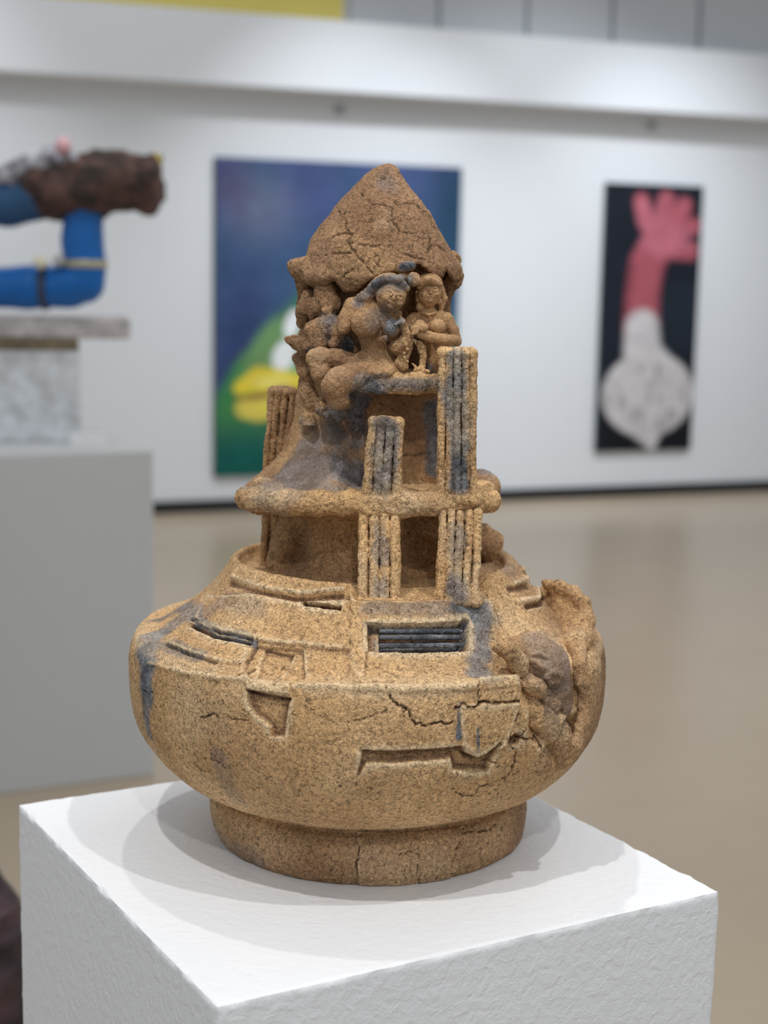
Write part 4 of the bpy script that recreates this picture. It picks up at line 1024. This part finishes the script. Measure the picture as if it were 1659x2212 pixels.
box('wood_cap', (-hw-.01, hw-.004, -.155, .15, zc0-zt, zc1-zt), mottled('brown_wood', (.16, .12, .07), (.26, .20, .13), 12), e1, .004)
pr0 = A(262, 700, .14)[0]
e2 = empty('plank', ((a[0]+pr0)/2, CAM[1]+DE+.25, zc1), .2); tag(e2, 'weathered grey plank lying on the wooden cap under the blue tubes', 'plank')
hp = (pr0-a[0])/2
box('board', (-hp, hp, -.11, .17, 0, zc2-zc1), mottled('weathered_wood', (.42, .39, .38), (.64, .60, .59), 18), e2, .008)
e3 = empty('tube_sculpture', (A(60, 683, .2)[0], CAM[1]+DE+.2, zc2)); tag(e3, 'glossy blue tube sculpture carrying a rough brown log-like arm, on the plank', 'sculpture')
BLUE = plain('blue_glaze', (.001, .13, .47), .3, 0, 30, var=.1, spec=.45)
DBL = plain('dull_blue_glaze', (.02, .085, .20), .5, .004, 20, var=.3)
def tube_r(y): return y
tube('blue_tube', [(-230, 620, .18, 46), (60, 622, .18, 46), (150, 618, .18, 47), (178, 604, .18, 48)], BLUE, e3, .004, 1)
tube('blue_upright', [(182, 612, .18, 45), (182, 570, .18, 45), (178, 520, .18, 43), (180, 460, .18, 44)], BLUE, e3, .002, 2)
tube('upper_blue_tube', [(-230, 440, .18, 44), (20, 444, .18, 44), (75, 430, .18, 50)], DBL, e3, .004, 3)
tube('rough_arm', [(100, 402, .18, 60), (150, 404, .18, 64), (210, 398, .18, 66), (270, 396, .18, 60), (345, 396, .18, 62), (370, 396, .18, 60)],
     mottled('rough_brown_crust', (.035, .026, .022), (.135, .068, .055), 22, .8, .012), e3, .017, 4, .009, .02, 16, cut=A(345, 400, .18)[0])
tube('crust', [(-200, 375, .16, 26), (30, 372, .16, 26), (110, 362, .15, 24), (150, 350, .15, 18)], mottled('lilac_grey_crust', (.12, .11, .13), (.62, .62, .68), 26, .7, .012), e3, .03, 6, .009, .02, 16)
COLR = plain('tarnished_collar', (.06, .07, .10), .35, metallic=.4)
def ring(name, c, axis, R, r, mat, par):
    n, m_ = 40, 12; V = []; ax = np.array(axis, float); ax /= np.linalg.norm(ax); u = np.cross(ax, [0, 1, 0.2]); u /= np.linalg.norm(u); v = np.cross(ax, u)
    for i in range(n):
        for j in range(m_):
            A1, B1 = 2*math.pi*i/n, 2*math.pi*j/m_; d = u*math.cos(A1)+v*math.sin(A1); V.append(c+d*(R+r*.5*math.cos(B1))+ax*r*math.sin(B1))
    Qr = [(i*m_+j, ((i+1) % n)*m_+j, ((i+1) % n)*m_+(j+1) % m_, i*m_+(j+1) % m_) for i in range(n) for j in range(m_)]
    return mesh_obj(name, np.array(V)-np.array(par.location), np.array(Qr), mat, par)
ring('collar', A(98, 620, .18), (1, 0, 0), 47*sc, .011, COLR, e3)
ring('collar', A(182, 570, .18), (0, 0, 1), 46*sc, .013, plain('pale_gold_collar', (.50, .46, .30), .3, metallic=.3), e3)
def ball(name, c, r, mat, par, sq=(1, 1, 1)):
    import bmesh
    bm = bmesh.new(); bmesh.ops.create_uvsphere(bm, u_segments=28, v_segments=18, radius=r)
    for v in bm.verts: v.co.x *= sq[0]; v.co.y *= sq[1]; v.co.z *= sq[2]
    me = bpy.data.meshes.new(name); bm.to_mesh(me); bm.free(); me.materials.append(mat); me.polygons.foreach_set('use_smooth', [True]*len(me.polygons))
    o = bpy.data.objects.new(name, me); COL.objects.link(o); o.parent = par; o.location = Vector(c)-par.location; return o
GOLD = plain('cream_bead', (.85, .80, .62), .2)
ball('bead', A(88, 566, .10), 15*sc, GOLD, e3); ball('bead', A(128, 562, .12), 13*sc, plain('grey_bead', (.5, .5, .5), .25), e3)
tube('red_stem', [(140, 342, .14, 9), (138, 325, .14, 7)], plain('red_glaze', (.45, .02, .03), .3), e3, 0, 0, .005, .005)
ball('pink_blossom', A(136, 314, .13), 18*sc, plain('pale_pink_glaze', (.85, .50, .54), .25), e3)
tube('yellow_tip', [(338, 336, .14, 7), (344, 352, .14, 7)], plain('yellow_glaze', (.75, .58, .10), .4), e3, 0, 0, .005, .005)
lc = A(186, 952, .06); card = box('label_card', (-.05, .05, -.0, .012, 0, .038), plain('white_card', (.9, .9, .9), .5), None, .002, (lc[0], lc[1]+.02, zt+.0), .1)
tag(card, 'small blank white card standing on the left pedestal beside the block', 'label')

spot('track_or_fill_spot', (A(60, 500)[0]+.4, CAM[1]+DE-1.4, 3.8), tuple(A(80, 600, .2)), 55, math.radians(34), .8, .05)
for hx, hy, lab in ((736, 234, 'small grey picture hook under the white ledge, above the large dark blue painting'), (1412, 268, 'small grey picture hook under the white ledge, above the tall narrow black painting')):
    t_, z_ = wall_tz(hx, hy, .03); eh = empty('picture_hook', wp(t_, .0, z_-.03), WB); mt = plain('hook_metal', (.35, .35, .36), .4, metallic=.6)
    box('plate', (-.028, .028, -.012, 0, 0, .05), mt, eh, .003); box('lip', (-.02, .02, -.03, -.012, .002, .016), mt, eh, .003)
    tag(eh, lab, 'hook', 'picture hooks along the ledge')

# ------------------------------------------------------------------ dark vessel at the lower left edge, behind the plinth
vd = atd(-48, 2060, 2.35); zv = vd[2]
f = Field((vd[0]-.16, vd[1]-.16, zv-.30), (vd[0]+.16, vd[1]+.16, zv+.2), .005)
rs_ = [(.135, 0.03), (.118, .045), (.085, .070), (.04, .083), (-.02, .092), (-.10, .096), (-.18, .088), (-.26, .07)]
for (z0, r0), (z1, r1) in zip(rs_[:-1], rs_[1:]): f.cap((vd[0], vd[1], zv+z0-.02), (vd[0], vd[1], zv+z1), r0, r1, .01)
f.fn(lambda X, Y, Z: zv-.27-Z+0*X+0*Y, .002, '&'); f.cap((vd[0], vd[1], zv+.2), (vd[0], vd[1], zv+.08), .02, .018, .005, '-')
V, Q = f.mesh(); V = relax(V, Q, 2); N = vnormals(V, Q); V = V+N*(.003*fbm(V, 25, 3, 3))[:, None]
dv = mesh_obj('dark_vase', V-np.array([vd[0], vd[1], zv-.27]), Q, mottled('dark_plum_glaze', (.010, .007, .010), (.06, .028, .035), 16, .45, .003))
dv.location = (vd[0], vd[1], zv-.27); tag(dv, 'dark plum-brown glazed vase at the lower left edge behind the white plinth', 'vase')
lp = box('low_plinth', (-.15, .15, -.15, .15, 0, zv-.272), PED, None, .004, (vd[0], vd[1], 0), .4)
tag(lp, 'low white plinth under the dark vase at the lower left edge', 'plinth')
